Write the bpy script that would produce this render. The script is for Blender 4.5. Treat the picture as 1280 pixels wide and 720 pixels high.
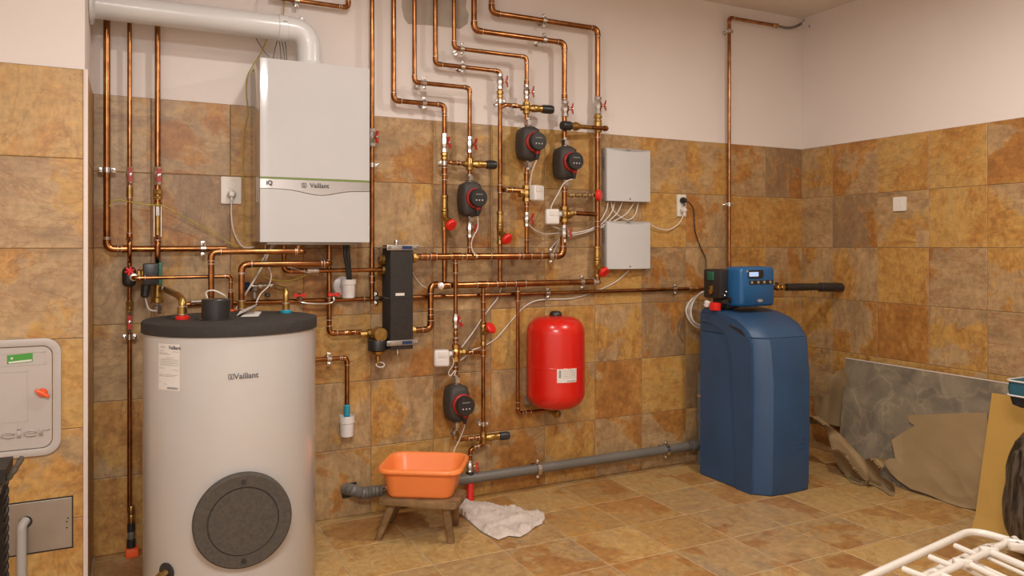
import bpy, bmesh, math, random
from mathutils import Vector, Matrix
random.seed(7)
sc = bpy.context.scene
for o in list(bpy.data.objects): bpy.data.objects.remove(o)
COL = sc.collection

# ---------------------------------------------------------------- camera, world, lamps, exposure
TH = .4624; FOC = 949.0; CXP = 640.0; HOR = 308.0
CAM = Vector((-4.069, -3.743, 1.341))
cd = bpy.data.cameras.new('camera'); cam = bpy.data.objects.new('camera', cd); COL.objects.link(cam)
cam.location = CAM; cam.rotation_euler = (math.pi/2, 0, -TH)
cd.sensor_width = 36; cd.lens = FOC/1280*36; cd.shift_y = -(360-HOR)/1280
sc.camera = cam
w = bpy.data.worlds.new('world'); sc.world = w; w.use_nodes = True
w.node_tree.nodes['Background'].inputs[0].default_value = (1, .9, .8, 1)
w.node_tree.nodes['Background'].inputs[1].default_value = .3
def area(name, loc, power, size, col, rot=(0,0,0)):
    l = bpy.data.lights.new(name, 'AREA'); l.shape = 'DISK'; l.size = size; l.energy = power; l.color = col
    o = bpy.data.objects.new(name, l); COL.objects.link(o); o.location = loc; o.rotation_euler = rot; return o
area('lamp_left', (-3.25, -1.35, 2.82), 17, .13, (1, .96, .91))
area('lamp_right', (-1.45, -1.85, 2.82), 34, .13, (1, .93, .84))
area('fill_rear', (-4.1, -3.9, 2.80), 135, 1.1, (1, 1, 1))  # added soft fill behind the camera, brightens the left and softens shadows
sc.view_settings.view_transform = 'Standard'; sc.view_settings.look = 'None'
sc.view_settings.exposure = 0.0; sc.view_settings.gamma = 1

# ---------------------------------------------------------------- survey: photograph sight lines onto real planes
c_, s_ = math.cos(TH), math.sin(TH)
def ray(px, py):
    t = (px-CXP)/FOC; return Vector((t*c_+s_, -(t*s_-c_), -(py-HOR)/FOC))
def W(px, py, d=0):
    r = ray(px, py); return CAM + r*((-d-CAM.y)/r.y)
def RW(px, py, d=0):
    r = ray(px, py); return CAM + r*((-d-CAM.x)/r.x)
def FL(px, py, z=0):
    r = ray(px, py); return CAM + r*((z-CAM.z)/r.z)
def RZ(px, py, Z): return CAM + ray(px, py)*Z
def pm(px, d=0):                       # photograph pixels per metre at wall distance d
    t = (px-CXP)/FOC; return FOC/((-d-CAM.y)/(-(t*s_-c_)))

# ---------------------------------------------------------------- materials
MATS = {}
def mat(name, col, rough=.5, metal=0, bump=0, bscale=200, var=0, vscale=8, spec=.5, coat=0, emit=0, trans=0, col2=None):
    m = bpy.data.materials.new(name); m.use_nodes = True; nt = m.node_tree; b = nt.nodes['Principled BSDF']
    b.inputs['Roughness'].default_value = rough; b.inputs['Metallic'].default_value = metal
    b.inputs['Specular IOR Level'].default_value = spec; b.inputs['Coat Weight'].default_value = coat
    b.inputs['Transmission Weight'].default_value = trans
    tc = nt.nodes.new('ShaderNodeTexCoord')
    n = nt.nodes.new('ShaderNodeTexNoise'); n.inputs['Scale'].default_value = vscale; n.inputs['Detail'].default_value = 5
    nt.links.new(tc.outputs['Object'], n.inputs['Vector'])
    r = nt.nodes.new('ShaderNodeValToRGB'); r.color_ramp.elements[0].position = .3; r.color_ramp.elements[1].position = .7
    a = col2 or tuple(x*(1-var) for x in col)
    r.color_ramp.elements[0].color = (*a, 1); r.color_ramp.elements[1].color = (*col, 1)
    nt.links.new(n.outputs['Fac'], r.inputs['Fac']); nt.links.new(r.outputs['Color'], b.inputs['Base Color'])
    if emit:
        b.inputs['Emission Color'].default_value = (*col, 1); b.inputs['Emission Strength'].default_value = emit
    if bump:
        n2 = nt.nodes.new('ShaderNodeTexNoise'); n2.inputs['Scale'].default_value = bscale; n2.inputs['Detail'].default_value = 4
        nt.links.new(tc.outputs['Object'], n2.inputs['Vector'])
        bp = nt.nodes.new('ShaderNodeBump'); bp.inputs['Strength'].default_value = bump; bp.inputs['Distance'].default_value = .004
        nt.links.new(n2.outputs['Fac'], bp.inputs['Height']); nt.links.new(bp.outputs['Normal'], b.inputs['Normal'])
    MATS[name] = m; return m
mat('copper', (.46,.205,.075), .25, 1, .05, 60, col2=(.23,.09,.032), vscale=22)
mat('copper_dark', (.45,.17,.06), .36, 1, col2=(.25,.10,.04), vscale=18)
mat('solder', (.72,.62,.52), .4, .8, var=.3, vscale=60)
mat('brass', (.55,.36,.12), .34, 1, col2=(.36,.21,.06), vscale=30)
mat('chrome', (.74,.71,.68), .22, 1, var=.3, vscale=30)
mat('steel', (.42,.38,.34), .42, 1, .05, 80, var=.2, vscale=5)
mat('red_plastic', (.72,.022,.015), .38, var=.1)
mat('dark_red', (.42,.02,.02), .4, var=.15)
mat('orange_red', (.85,.11,.02), .4, var=.1)
mat('vessel_red', (.60,.010,.004), .28, coat=.3, var=.05)
mat('black_plastic', (.022,.020,.019), .38, bump=.05, bscale=150, var=.2)
mat('black_foam', (.030,.024,.019), .85, bump=.25, bscale=160, var=.35, vscale=60)
mat('grey_foam', (.075,.060,.046), .92, bump=.4, bscale=160, var=.3, vscale=90)
mat('pump_shell', (.048,.040,.034), .6, bump=.3, bscale=200, var=.2, vscale=40)
mat('white_enamel', (.475,.44,.41), .22, coat=.25, var=.02)
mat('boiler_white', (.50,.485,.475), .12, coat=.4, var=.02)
mat('boiler_side', (.50,.42,.33), .08, .35, var=.05)  # tan tint puts the tiles' reflection into the white casing's colour
mat('flue_white', (.62,.61,.60), .28, coat=.2, var=.03)
mat('silver', (.60,.58,.56), .28, .7, var=.06)
mat('green_strip', (.16,.23,.04), .4)
mat('green_label', (.05,.27,.03), .5)
mat('grey_text', (.10,.095,.09), .6)
mat('light_print', (.45,.42,.40), .6)
mat('label_white', (.66,.61,.56), .6, var=.04, vscale=40)
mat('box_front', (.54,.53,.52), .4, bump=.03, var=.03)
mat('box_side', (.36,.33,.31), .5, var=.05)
mat('cabinet_grey', (.44,.385,.345), .45, bump=.05, var=.03)
mat('socket_white', (.72,.66,.58), .35, var=.02)
mat('white_plastic', (.70,.66,.62), .4, var=.04)
mat('cable_white', (.66,.60,.54), .5, var=.05)
mat('cable_yellow', (.50,.38,.05), .5, var=.3, vscale=50)
mat('blue_plastic', (.027,.072,.155), .46, bump=.12, bscale=260, var=.18, vscale=4)
mat('blue_head', (.012,.10,.26), .34, bump=.05, bscale=200, var=.1)
mat('cyan_plastic', (.02,.30,.42), .4, var=.1)
mat('navy', (.01,.03,.10), .4)
mat('green_plastic', (.015,.11,.065), .5)
mat('lcd', (.35,.48,.75), .3, emit=.6)
mat('grey_pvc', (.155,.140,.120), .42, var=.12)
mat('light_pvc', (.42,.39,.36), .42, var=.08)
mat('orange_tub', (.86,.235,.058), .36, var=.05)
mat('old_wood', (.27,.155,.06), .8, bump=.8, bscale=50, col2=(.14,.075,.028), vscale=20)
mat('rag', (.62,.53,.46), .95, bump=.5, bscale=140, var=.12, vscale=10)
mat('kraft', (.30,.195,.090), .8, bump=.2, bscale=40, var=.14, vscale=6)
mat('cardboard', (.42,.235,.045), .8, bump=.1, bscale=90, var=.08)
mat('teal', (.018,.10,.14), .7, bump=.3, bscale=300, var=.2)
mat('piping', (.65,.62,.58), .6)
mat('dark_cloth', (.018,.018,.022), .8, var=.3)
mat('rack_white', (.72,.66,.58), .32, coat=.3, var=.05, vscale=30)
mat('iron', (.020,.015,.012), .5, .4, bump=.3, var=.3, vscale=40)
mat('bark', (.12,.095,.07), .7, bump=.8, bscale=80, var=.5, vscale=60)
mat('trim_white', (.66,.56,.50), .4)
mat('grout', (.26,.185,.11), .9, var=.2, vscale=15)
mat('floor_grout', (.47,.35,.21), .9, var=.25, vscale=15)
mat('cement', (.46,.39,.32), .95, bump=.5, bscale=60, var=.25, vscale=10)
mat('wall_white', (.74,.665,.62), .9, bump=.12, bscale=50, var=.03, vscale=3)
mat('ceiling_white', (.72,.63,.56), .95, bump=.1, bscale=40, var=.05, vscale=2)
mat('clear_hose', (.60,.55,.48), .2, var=.2, vscale=80)

def stone(name, base, blot, thr=(.44,.60), rough=.42, bump=.3):
    """slate-look tile: grained tan ground with crisp rust and ochre blotches, different on every tile"""
    m = bpy.data.materials.new(name); m.use_nodes = True; nt = m.node_tree; N = nt.nodes.new; L = nt.links.new
    b = nt.nodes['Principled BSDF']; b.inputs['Roughness'].default_value = rough
    tc = N('ShaderNodeTexCoord'); oi = N('ShaderNodeObjectInfo')
    def M(op, x, y=None, z=None):
        n = N('ShaderNodeMath'); n.operation = op
        for i, v in enumerate((x, y, z)):
            if v is None: continue
            if isinstance(v, (int, float)): n.inputs[i].default_value = v
            else: L(v, n.inputs[i])
        return n.outputs[0]
    def NZ(vec, s, d=6, r=.55, dist=0):
        n = N('ShaderNodeTexNoise'); n.inputs['Scale'].default_value = s; n.inputs['Detail'].default_value = d; n.inputs['Roughness'].default_value = r; n.inputs['Distortion'].default_value = dist
        L(vec, n.inputs['Vector']); return n
    def RMP(fac, st):
        r = N('ShaderNodeValToRGB'); e = r.color_ramp.elements; e[0].position = st[0][0]; e[0].color = (*st[0][1], 1); e[1].position = st[-1][0]; e[1].color = (*st[-1][1], 1)
        for p, c in st[1:-1]: e.new(p).color = (*c, 1)
        L(fac, r.inputs['Fac']); return r.outputs['Color']
    R = oi.outputs['Random']
    cmb = N('ShaderNodeCombineXYZ')
    for i, k in enumerate((37.7, 51.3, 23.1)): L(M('MULTIPLY', R, k), cmb.inputs[i])
    rot = N('ShaderNodeVectorRotate'); rot.rotation_type = 'AXIS_ANGLE'; rot.inputs['Axis'].default_value = (0, 0, 1)
    L(tc.outputs['Object'], rot.inputs['Vector']); L(M('MULTIPLY', M('FLOOR', M('MULTIPLY', R, 40)), math.pi/2), rot.inputs['Angle'])
    add = N('ShaderNodeVectorMath'); L(rot.outputs[0], add.inputs[0]); L(cmb.outputs[0], add.inputs[1]); V = add.outputs[0]
    mp = N('ShaderNodeMapping'); mp.inputs['Scale'].default_value = (1, .45, 1); mp.inputs['Rotation'].default_value = (0, 0, .35); L(V, mp.inputs['Vector']); VS = mp.outputs[0]
    gp = N('ShaderNodeMapping'); gp.inputs['Scale'].default_value = (1, .25, 1); L(V, gp.inputs['Vector']); VG = gp.outputs[0]
    n_big = NZ(V, 2.6, 12, .60, .35); n_fine = NZ(V, 30, 8, .7); n_mid = NZ(VS, 9, 7, .6, .6); n_gr = NZ(VG, 75, 5, .6)
    ground = RMP(n_mid.outputs['Fac'], base)
    bl = RMP(M('ADD', M('MULTIPLY', n_mid.outputs['Fac'], .75), M('MULTIPLY', n_fine.outputs['Fac'], .25)), blot)
    rnd = M('FRACT', M('MULTIPLY', R, 7.31))
    t = M('MULTIPLY_ADD', rnd, thr[1]-thr[0], thr[0])
    mask = M('MULTIPLY', M('SUBTRACT', M('ADD', n_big.outputs['Fac'], M('MULTIPLY', M('SUBTRACT', n_fine.outputs['Fac'], .5), .06)), t), 20)
    cl = N('ShaderNodeClamp'); L(mask, cl.inputs['Value'])
    mx = N('ShaderNodeMix'); mx.data_type = 'RGBA'; L(cl.outputs[0], mx.inputs['Factor']); L(ground, mx.inputs['A']); L(bl, mx.inputs['B'])
    # pale rim veins along blotch borders
    rim = M('SUBTRACT', 1, M('MULTIPLY', M('ABSOLUTE', M('SUBTRACT', n_big.outputs['Fac'], M('ADD', t, .012))), 75)); c2 = N('ShaderNodeClamp'); L(rim, c2.inputs['Value'])
    m2 = N('ShaderNodeMix'); m2.data_type = 'RGBA'; L(M('MULTIPLY', c2.outputs[0], .30), m2.inputs['Factor']); L(mx.outputs['Result'], m2.inputs['A']); m2.inputs['B'].default_value = (.55,.38,.17,1)
    vn = NZ(VS, 5, 9, .65, 1.2); vv = M('SUBTRACT', 1, M('MULTIPLY', M('ABSOLUTE', M('SUBTRACT', vn.outputs['Fac'], .5)), 42)); c3 = N('ShaderNodeClamp'); L(vv, c3.inputs['Value'])
    m5 = N('ShaderNodeMix'); m5.data_type = 'RGBA'; L(M('MULTIPLY', c3.outputs[0], .45), m5.inputs['Factor']); L(m2.outputs['Result'], m5.inputs['A']); m5.inputs['B'].default_value = (.27,.11,.03,1); m2 = m5
    f1 = RMP(n_fine.outputs['Fac'], [(.32,(.66,.64,.62)),(.70,(1.22,1.20,1.16))])
    m3 = N('ShaderNodeMix'); m3.data_type = 'RGBA'; m3.blend_type = 'MULTIPLY'; m3.inputs['Factor'].default_value = .75; L(m2.outputs['Result'], m3.inputs['A']); L(f1, m3.inputs['B'])
    f2 = RMP(n_gr.outputs['Fac'], [(.35,(.84,.83,.82)),(.65,(1.10,1.10,1.09))])
    m4 = N('ShaderNodeMix'); m4.data_type = 'RGBA'; m4.blend_type = 'MULTIPLY'; m4.inputs['Factor'].default_value = .5; L(m3.outputs['Result'], m4.inputs['A']); L(f2, m4.inputs['B'])
    L(m4.outputs['Result'], b.inputs['Base Color'])
    bp = N('ShaderNodeBump'); bp.inputs['Strength'].default_value = bump; bp.inputs['Distance'].default_value = .004
    L(M('ADD', M('ADD', n_big.outputs['Fac'], M('MULTIPLY', n_fine.outputs['Fac'], .5)), M('MULTIPLY', n_gr.outputs['Fac'], .3)), bp.inputs['Height']); L(bp.outputs['Normal'], b.inputs['Normal'])
    MATS[name] = m; return m
T1=(.395,.250,.120); T2=(.46,.305,.150); T3=(.31,.200,.100); OC=(.46,.235,.06); GO=(.50,.29,.082); RU=(.29,.11,.024); BR=(.31,.135,.035); OR=(.38,.165,.040)
stone('tile_ochre', [(.36,T3),(.46,T1),(.60,T2)], [(.34,BR),(.46,OC),(.56,GO),(.66,OR)], (.42,.52))
stone('tile_slate', [(.32,(.25,.155,.085)),(.5,(.29,.18,.09)),(.66,T1)], [(.36,RU),(.50,OR),(.64,OC)], (.49,.58))
stone('tile_gold', [(.34,OC),(.48,GO),(.62,(.46,.285,.10))], [(.34,OR),(.50,OC),(.64,GO)], (.42,.58), bump=.35)
stone('tile_rust', [(.34,T3),(.5,T1),(.64,T2)], [(.36,BR),(.50,OR),(.62,OC)], (.44,.53))
stone('floor_gold', [(.34,(.46,.27,.095)),(.5,(.50,.32,.125)),(.64,(.43,.28,.12))], [(.34,(.34,.165,.06)),(.5,(.42,.22,.07)),(.64,(.50,.30,.10))], (.46,.58), rough=.36)
stone('floor_mixed', [(.34,(.36,.23,.11)),(.5,(.44,.28,.12)),(.64,(.34,.235,.125))], [(.34,(.30,.145,.05)),(.5,(.36,.185,.065)),(.64,(.43,.24,.08))], (.45,.56), rough=.36)
stone('floor_rust', [(.34,(.38,.22,.085)),(.5,(.41,.25,.095)),(.64,OC)], [(.34,(.31,.135,.04)),(.5,(.38,.18,.055)),(.64,(.42,.22,.07))], (.42,.53), rough=.36)
def marble():
    m = bpy.data.materials.new('grey_marble'); m.use_nodes = True; nt = m.node_tree; N = nt.nodes.new; L = nt.links.new
    b = nt.nodes['Principled BSDF']; b.inputs['Roughness'].default_value = .35
    tc = N('ShaderNodeTexCoord'); wn = N('ShaderNodeTexNoise'); wn.inputs['Scale'].default_value = 3; wn.inputs['Detail'].default_value = 4; L(tc.outputs['Object'], wn.inputs['Vector'])
    s = N('ShaderNodeVectorMath'); s.operation = 'SCALE'; s.inputs['Scale'].default_value = .5; L(wn.outputs['Color'], s.inputs[0])
    a = N('ShaderNodeVectorMath'); L(tc.outputs['Object'], a.inputs[0]); L(s.outputs[0], a.inputs[1])
    v = N('ShaderNodeTexVoronoi'); v.feature = 'DISTANCE_TO_EDGE'; v.inputs['Scale'].default_value = 5; L(a.outputs[0], v.inputs['Vector'])
    r = N('ShaderNodeValToRGB'); r.color_ramp.elements[0].position = 0; r.color_ramp.elements[0].color = (.26,.205,.14,1)
    r.color_ramp.elements[1].position = .05; r.color_ramp.elements[1].color = (.20,.162,.115,1); L(v.outputs['Distance'], r.inputs['Fac'])
    n = N('ShaderNodeTexNoise'); n.inputs['Scale'].default_value = 7; n.inputs['Detail'].default_value = 6; L(a.outputs[0], n.inputs['Vector'])
    r2 = N('ShaderNodeValToRGB'); r2.color_ramp.elements[0].color = (.72,.72,.72,1); r2.color_ramp.elements[0].position = .35; r2.color_ramp.elements[1].position = .7; r2.color_ramp.elements[1].color = (1.35,1.32,1.25,1); L(n.outputs['Fac'], r2.inputs['Fac'])
    mx = N('ShaderNodeMix'); mx.data_type = 'RGBA'; mx.blend_type = 'MULTIPLY'; mx.inputs['Factor'].default_value = 1
    L(r.outputs['Color'], mx.inputs['A']); L(r2.outputs['Color'], mx.inputs['B']); L(mx.outputs['Result'], b.inputs['Base Color']); MATS['grey_marble'] = m
marble()
def sackmat():
    m = bpy.data.materials.new('dark_film'); m.use_nodes = True; nt = m.node_tree; N = nt.nodes.new; L = nt.links.new
    b = nt.nodes['Principled BSDF']; b.inputs['Roughness'].default_value = .3
    tc = N('ShaderNodeTexCoord'); mp = N('ShaderNodeMapping'); mp.inputs['Scale'].default_value = (22, 22, 5); L(tc.outputs['Object'], mp.inputs['Vector'])
    n = N('ShaderNodeTexNoise'); n.inputs['Scale'].default_value = 1.3; n.inputs['Detail'].default_value = 5; n.inputs['Distortion'].default_value = 1.5; L(mp.outputs[0], n.inputs['Vector'])
    r = N('ShaderNodeValToRGB'); r.color_ramp.elements[0].position = .42; r.color_ramp.elements[0].color = (.022,.016,.011,1); r.color_ramp.elements[1].position = .68; r.color_ramp.elements[1].color = (.13,.10,.075,1)
    L(n.outputs['Fac'], r.inputs['Fac']); L(r.outputs['Color'], b.inputs['Base Color'])
    bp = N('ShaderNodeBump'); bp.inputs['Strength'].default_value = .8; bp.inputs['Distance'].default_value = .01; L(n.outputs['Fac'], bp.inputs['Height']); L(bp.outputs['Normal'], b.inputs['Normal']); MATS['dark_film'] = m
sackmat()

# ---------------------------------------------------------------- mesh helpers
ORG = {}
def NB(): return bmesh.new()
def link(name, data, loc, parent=None):
    o = bpy.data.objects.new(name, data); COL.objects.link(o)
    if parent is not None:
        o.parent = parent; ORG[o.name] = ORG[parent.name]
    else:
        o.location = loc; ORG[o.name] = Vector(loc)
    return o
def tag(o, label=None, cat=None, group=None, kind=None):
    if label: o['label'] = label
    if cat: o['category'] = cat
    if group: o['group'] = group
    if kind: o['kind'] = kind
    return o
def thing(name, loc, label, cat, group=None):
    return tag(link(name, None, loc), label, cat, group)
def mk(name, bm, m, parent=None, label=None, cat=None, group=None, kind=None, smooth=True, angle=35):
    me = bpy.data.meshes.new(name)
    bmesh.ops.recalc_face_normals(bm, faces=bm.faces[:])
    if parent is not None: org = ORG[parent.name]
    else:
        xs = [v.co for v in bm.verts]
        org = Vector(((min(v.x for v in xs)+max(v.x for v in xs))/2, (min(v.y for v in xs)+max(v.y for v in xs))/2, min(v.z for v in xs)))
    bmesh.ops.translate(bm, verts=bm.verts[:], vec=-org)
    if smooth:
        for f in bm.faces: f.smooth = True
        lim = math.radians(angle)
        for e in bm.edges:
            if len(e.link_faces) == 2 and e.calc_face_angle(0) > lim: e.smooth = False
    bm.to_mesh(me); bm.free(); me.materials.append(MATS[m] if isinstance(m, str) else m)
    o = link(name, me, org, parent)
    return tag(o, label, cat, group, kind)

def tube(bm, pts, r, n=10, caps=True, closed=False):
    pts = [Vector(p) for p in pts]
    out = [pts[0]]
    for p in pts[1:]:
        if (p-out[-1]).length > 1e-5: out.append(p)
    pts = out; rings = []; k = len(pts)
    rr = r if isinstance(r, (list, tuple)) else [r]*k
    prev = None
    for i, p in enumerate(pts):
        if closed: t = pts[(i+1) % k]-pts[i-1]
        else: t = (pts[min(i+1, k-1)]-pts[max(i-1, 0)])
        t.normalize()
        if prev is None:
            a = Vector((0, 0, 1)) if abs(t.z) < .9 else Vector((0, 1, 0))
            u = t.cross(a).normalized()
        else:
            u = prev - t*prev.dot(t)
            u = u.normalized() if u.length > 1e-6 else t.orthogonal().normalized()
        prev = u; v = t.cross(u)
        rings.append([bm.verts.new(p+(u*math.cos(2*math.pi*j/n)+v*math.sin(2*math.pi*j/n))*rr[i]) for j in range(n)])
    m_ = k if closed else k-1
    for i in range(m_):
        A, B_ = rings[i], rings[(i+1) % k]
        for j in range(n): bm.faces.new((A[j], A[(j+1) % n], B_[(j+1) % n], B_[j]))
    if caps and not closed:
        bm.faces.new(rings[0][::-1]); bm.faces.new(rings[-1])
def arcpath(pts, rb, seg=5):
    pts = [Vector(p) for p in pts]; out = [pts[0]]; arcs = []
    for i in range(1, len(pts)-1):
        a, p, b = pts[i-1], pts[i], pts[i+1]
        da, db = (a-p), (b-p); la, lb = da.length, db.length
        if la < 1e-6 or lb < 1e-6: continue
        da.normalize(); db.normalize(); ang = da.angle(db)
        if ang > 3.05: out.append(p); continue
        tl = min(rb/math.tan(ang/2), la*.48, lb*.48)
        s, e = p+da*tl, p+db*tl; arc = []
        for k in range(seg+1):
            t = k/seg; arc.append(s*(1-t)**2+p*2*t*(1-t)*.985+p*2*t*(1-t)*.015+e*t*t)
        out += arc; arcs.append((arc, da, db))
    out.append(pts[-1]); return out, arcs
def frame(axis, front=Vector((0, -1, 0))):
    z = Vector(axis).normalized(); y = -Vector(front); y = (y-z*y.dot(z))
    if y.length < 1e-4: y = z.orthogonal()
    y.normalize(); x = y.cross(z).normalized(); return x, y, z
def lathe(bm, prof, org=(0,0,0), axis=(0,0,1), n=20, hexa=None):
    x, y, z = frame(axis); org = Vector(org); rings = []
    for r, h in prof:
        rings.append([bm.verts.new(org+z*h+(x*math.cos(2*math.pi*j/n)+y*math.sin(2*math.pi*j/n))*max(r, 1e-5)) for j in range(n)])
    for A, B_ in zip(rings, rings[1:]):
        for j in range(n): bm.faces.new((A[j], A[(j+1) % n], B_[(j+1) % n], B_[j]))
    bm.faces.new(rings[0][::-1]); bm.faces.new(rings[-1])
def box(bm, c, s, bev=0, seg=2, rot=None):
    g = bmesh.ops.create_cube(bm, size=1)['verts']
    for v in g: v.co = Vector((v.co.x*s[0], v.co.y*s[1], v.co.z*s[2]))
    if bev:
        es = list({e for v in g for e in v.link_edges})
        r = bmesh.ops.bevel(bm, geom=es, offset=bev, segments=seg, affect='EDGES', profile=.5)
        g = list({v for f in r['faces'] for v in f.verts} | {v for v in g if v.is_valid})
    for v in g:
        p = v.co
        if rot is not None: p = rot @ p
        v.co = p+Vector(c)
    return g
def prism(bm, poly, mapf, t0, t1):           # poly in (u, v); mapf(u, v, t) -> world
    a = [bm.verts.new(mapf(u, v, t0)) for u, v in poly]; b = [bm.verts.new(mapf(u, v, t1)) for u, v in poly]
    bm.faces.new(a[::-1]); bm.faces.new(b); n = len(poly)
    for i in range(n): bm.faces.new((a[i], a[(i+1) % n], b[(i+1) % n], b[i]))
def rrect(x0, y0, x1, y1, r, seg=5):
    out = []
    for cx, cy, a0 in ((x1-r, y1-r, 0), (x0+r, y1-r, 90), (x0+r, y0+r, 180), (x1-r, y0+r, 270)):
        for k in range(seg+1):
            a = math.radians(a0+90*k/seg); out.append((cx+r*math.cos(a), cy+r*math.sin(a)))
    return out
def cat_spline(pts, k=6):
    pts = [Vector(p) for p in pts]; P = [pts[0]*2-pts[1]]+pts+[pts[-1]*2-pts[-2]]; out = []
    for i in range(1, len(P)-2):
        for j in range(k):
            t = j/k; a, b, c, d = P[i-1], P[i], P[i+1], P[i+2]
            out.append(.5*((2*b)+(c-a)*t+(2*a-5*b+4*c-d)*t*t+(3*b-a-3*c+d)*t*t*t))
    out.append(pts[-1]); return out
def text_bm(s, size, mapf, thick=.0012, bold=0):   # flat lettering laid on a surface by mapf(u, v, t)
    cu = bpy.data.curves.new('txt', 'FONT'); cu.body = s; cu.size = size; cu.align_x = 'CENTER'; cu.align_y = 'CENTER'; cu.resolution_u = 3; cu.offset = bold
    o = bpy.data.objects.new('txt', cu); COL.objects.link(o)
    me = bpy.data.meshes.new_from_object(o); bpy.data.objects.remove(o); bpy.data.curves.remove(cu)
    bm = NB(); bm.from_mesh(me); bpy.data.meshes.remove(me)
    geo = bmesh.ops.extrude_face_region(bm, geom=bm.faces[:])
    top = {v for v in geo['geom'] if isinstance(v, bmesh.types.BMVert)}
    for v in bm.verts: v.co = mapf(v.co.x, v.co.y, thick if v in top else 0)
    return bm
# ---------------------------------------------------------------- the room
XL = -4.232; YP = -.494; ZC = 2.89; TS = 1/3
def slab(name, p0, p1, m, parent=None, kind='structure'):
    bm = NB(); c = [(a+b)/2 for a, b in zip(p0, p1)]; s = [abs(b-a) for a, b in zip(p0, p1)]; box(bm, c, s)
    return mk(name, bm, m, parent, kind=kind if parent is None else None, smooth=False)
wall_back = slab('wall_back', (XL, 0, 0), (.15, .15, ZC), 'wall_white')
wall_right = slab('wall_right', (0, -5.2, 0), (.15, 0, ZC), 'wall_white')
wall_left = slab('wall_left', (-5.6, YP, 0), (XL, .15, ZC), 'wall_white')
wall_side = slab('wall_side', (-5.75, -5.2, 0), (-5.6, .15, ZC), 'wall_white')
wall_front = slab('wall_front', (-5.75, -5.35, 0), (.15, -5.2, ZC), 'wall_white')
floor = slab('floor', (-5.75, -5.35, -.12), (.15, .15, -.0014), 'floor_grout')
ceiling = slab('ceiling', (-5.75, -5.35, ZC), (.15, .15, ZC+.1), 'ceiling_white')
TM = {}
def tile_mesh(w, h, m, t=.009):
    key = (round(w, 3), round(h, 3), m, t)
    if key in TM: return TM[key]
    bm = NB(); b = .0022; g = .0019 if m.startswith('floor') else .0013
    w2, h2 = w/2-g, h/2-g
    lo = [bm.verts.new((x, y, -t)) for x, y in ((-w2,-h2),(w2,-h2),(w2,h2),(-w2,h2))]
    mi = [bm.verts.new((x, y, -b*.6)) for x, y in ((-w2,-h2),(w2,-h2),(w2,h2),(-w2,h2))]
    hi = [bm.verts.new((x, y, 0)) for x, y in ((-w2+b,-h2+b),(w2-b,-h2+b),(w2-b,h2-b),(-w2+b,h2-b))]
    for A, B_ in ((lo, mi), (mi, hi)):
        for j in range(4): bm.faces.new((A[j], A[(j+1) % 4], B_[(j+1) % 4], B_[j]))
    bm.faces.new(hi)
    me = bpy.data.meshes.new('tile'); bm.to_mesh(me); bm.free(); me.materials.append(MATS[m]); TM[key] = me; return me
def tile(parent, c, rot, w, h, mats):
    # c: centre of the tile's face; local z is the face normal
    o = bpy.data.objects.new('tile', tile_mesh(w, h, random.choice(mats))); COL.objects.link(o)
    o.parent = parent; o.location = Vector(c)-ORG[parent.name]; o.rotation_euler = rot
    o.location += Vector(random.choice(((0,0,0),(0,0,0),(.0002,.0003,.0002)))); return o
H = math.pi/2
ROTB = (H, 0, 0); ROTR = (H, 0, -H); ROTS = (H, 0, H)
WM = ['tile_ochre','tile_ochre','tile_slate','tile_rust','tile_gold','tile_rust','tile_ochre']
PM = ['tile_gold','tile_gold','tile_ochre','tile_gold']
slab('grout', (XL, -.004, 0), (0, 0, 2.0), 'grout', wall_back)
slab('grout', (-.004, -3.4, 0), (0, 0, 2.0), 'grout', wall_right)
slab('grout', (-5.6, YP-.004, 0), (XL, YP, 2.0), 'grout', wall_left)
slab('grout', (XL, YP, 0), (XL+.004, 0, 2.0), 'grout', wall_left)
for r in range(6):
    z = 2.0-TS*(r+.5)
    for k in range(13):
        x0 = -TS*k; x1 = max(-TS*(k+1), XL+.006)
        tile(wall_back, ((x0+x1)/2, -.007, z), ROTB, x0-x1, TS, WM)
    ys = [0, -.258]+[-.258-TS*i for i in range(1, 9)]
    for a, b in zip(ys, ys[1:]): tile(wall_right, (-.007, (a+b)/2, z), ROTR, a-b, TS, WM)
    for k in range(4):
        tile(wall_left, (XL-TS*(k+.5)-.004, YP-.007, z), ROTB, TS, TS, PM)
    tile(wall_left, (XL+.007, YP+TS/2+.006, z), ROTS, TS, TS, WM); tile(wall_left, (XL+.007, (YP+TS)/2+.003-.004, z), ROTS, -(YP+TS)-.008, TS, WM)
bm = NB(); box(bm, (XL+.003, YP-.003, 1.003), (.016, .014, 2.0), .003); mk('trim_1', bm, 'trim_white', kind='structure')
FM = ['floor_gold','floor_gold','floor_mixed','floor_rust','floor_mixed']
xs = [0]+[-(n+.82)/3 for n in range(16)]; ys = [0]+[-(n+.2)/3 for n in range(15)]
for xa, xb in zip(xs, xs[1:]):
    for ya, yb in zip(ys, ys[1:]):
        cx, cy = (xa+xb)/2, (ya+yb)/2
        Z = (cx-CAM.x)*s_+(cy-CAM.y)*c_; X = (cx-CAM.x)*c_-(cy-CAM.y)*s_
        if Z < 1.3 or abs(X/Z) > 1.3: continue
        if cx < XL and cy > YP: continue
        yb2 = yb
        x_lo = xb
        if cy > YP and xb < XL: x_lo = XL+.012
        tile(floor, ((xa+x_lo)/2, cy, 0), (0, 0, 0), xa-x_lo, ya-yb2, FM)
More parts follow.
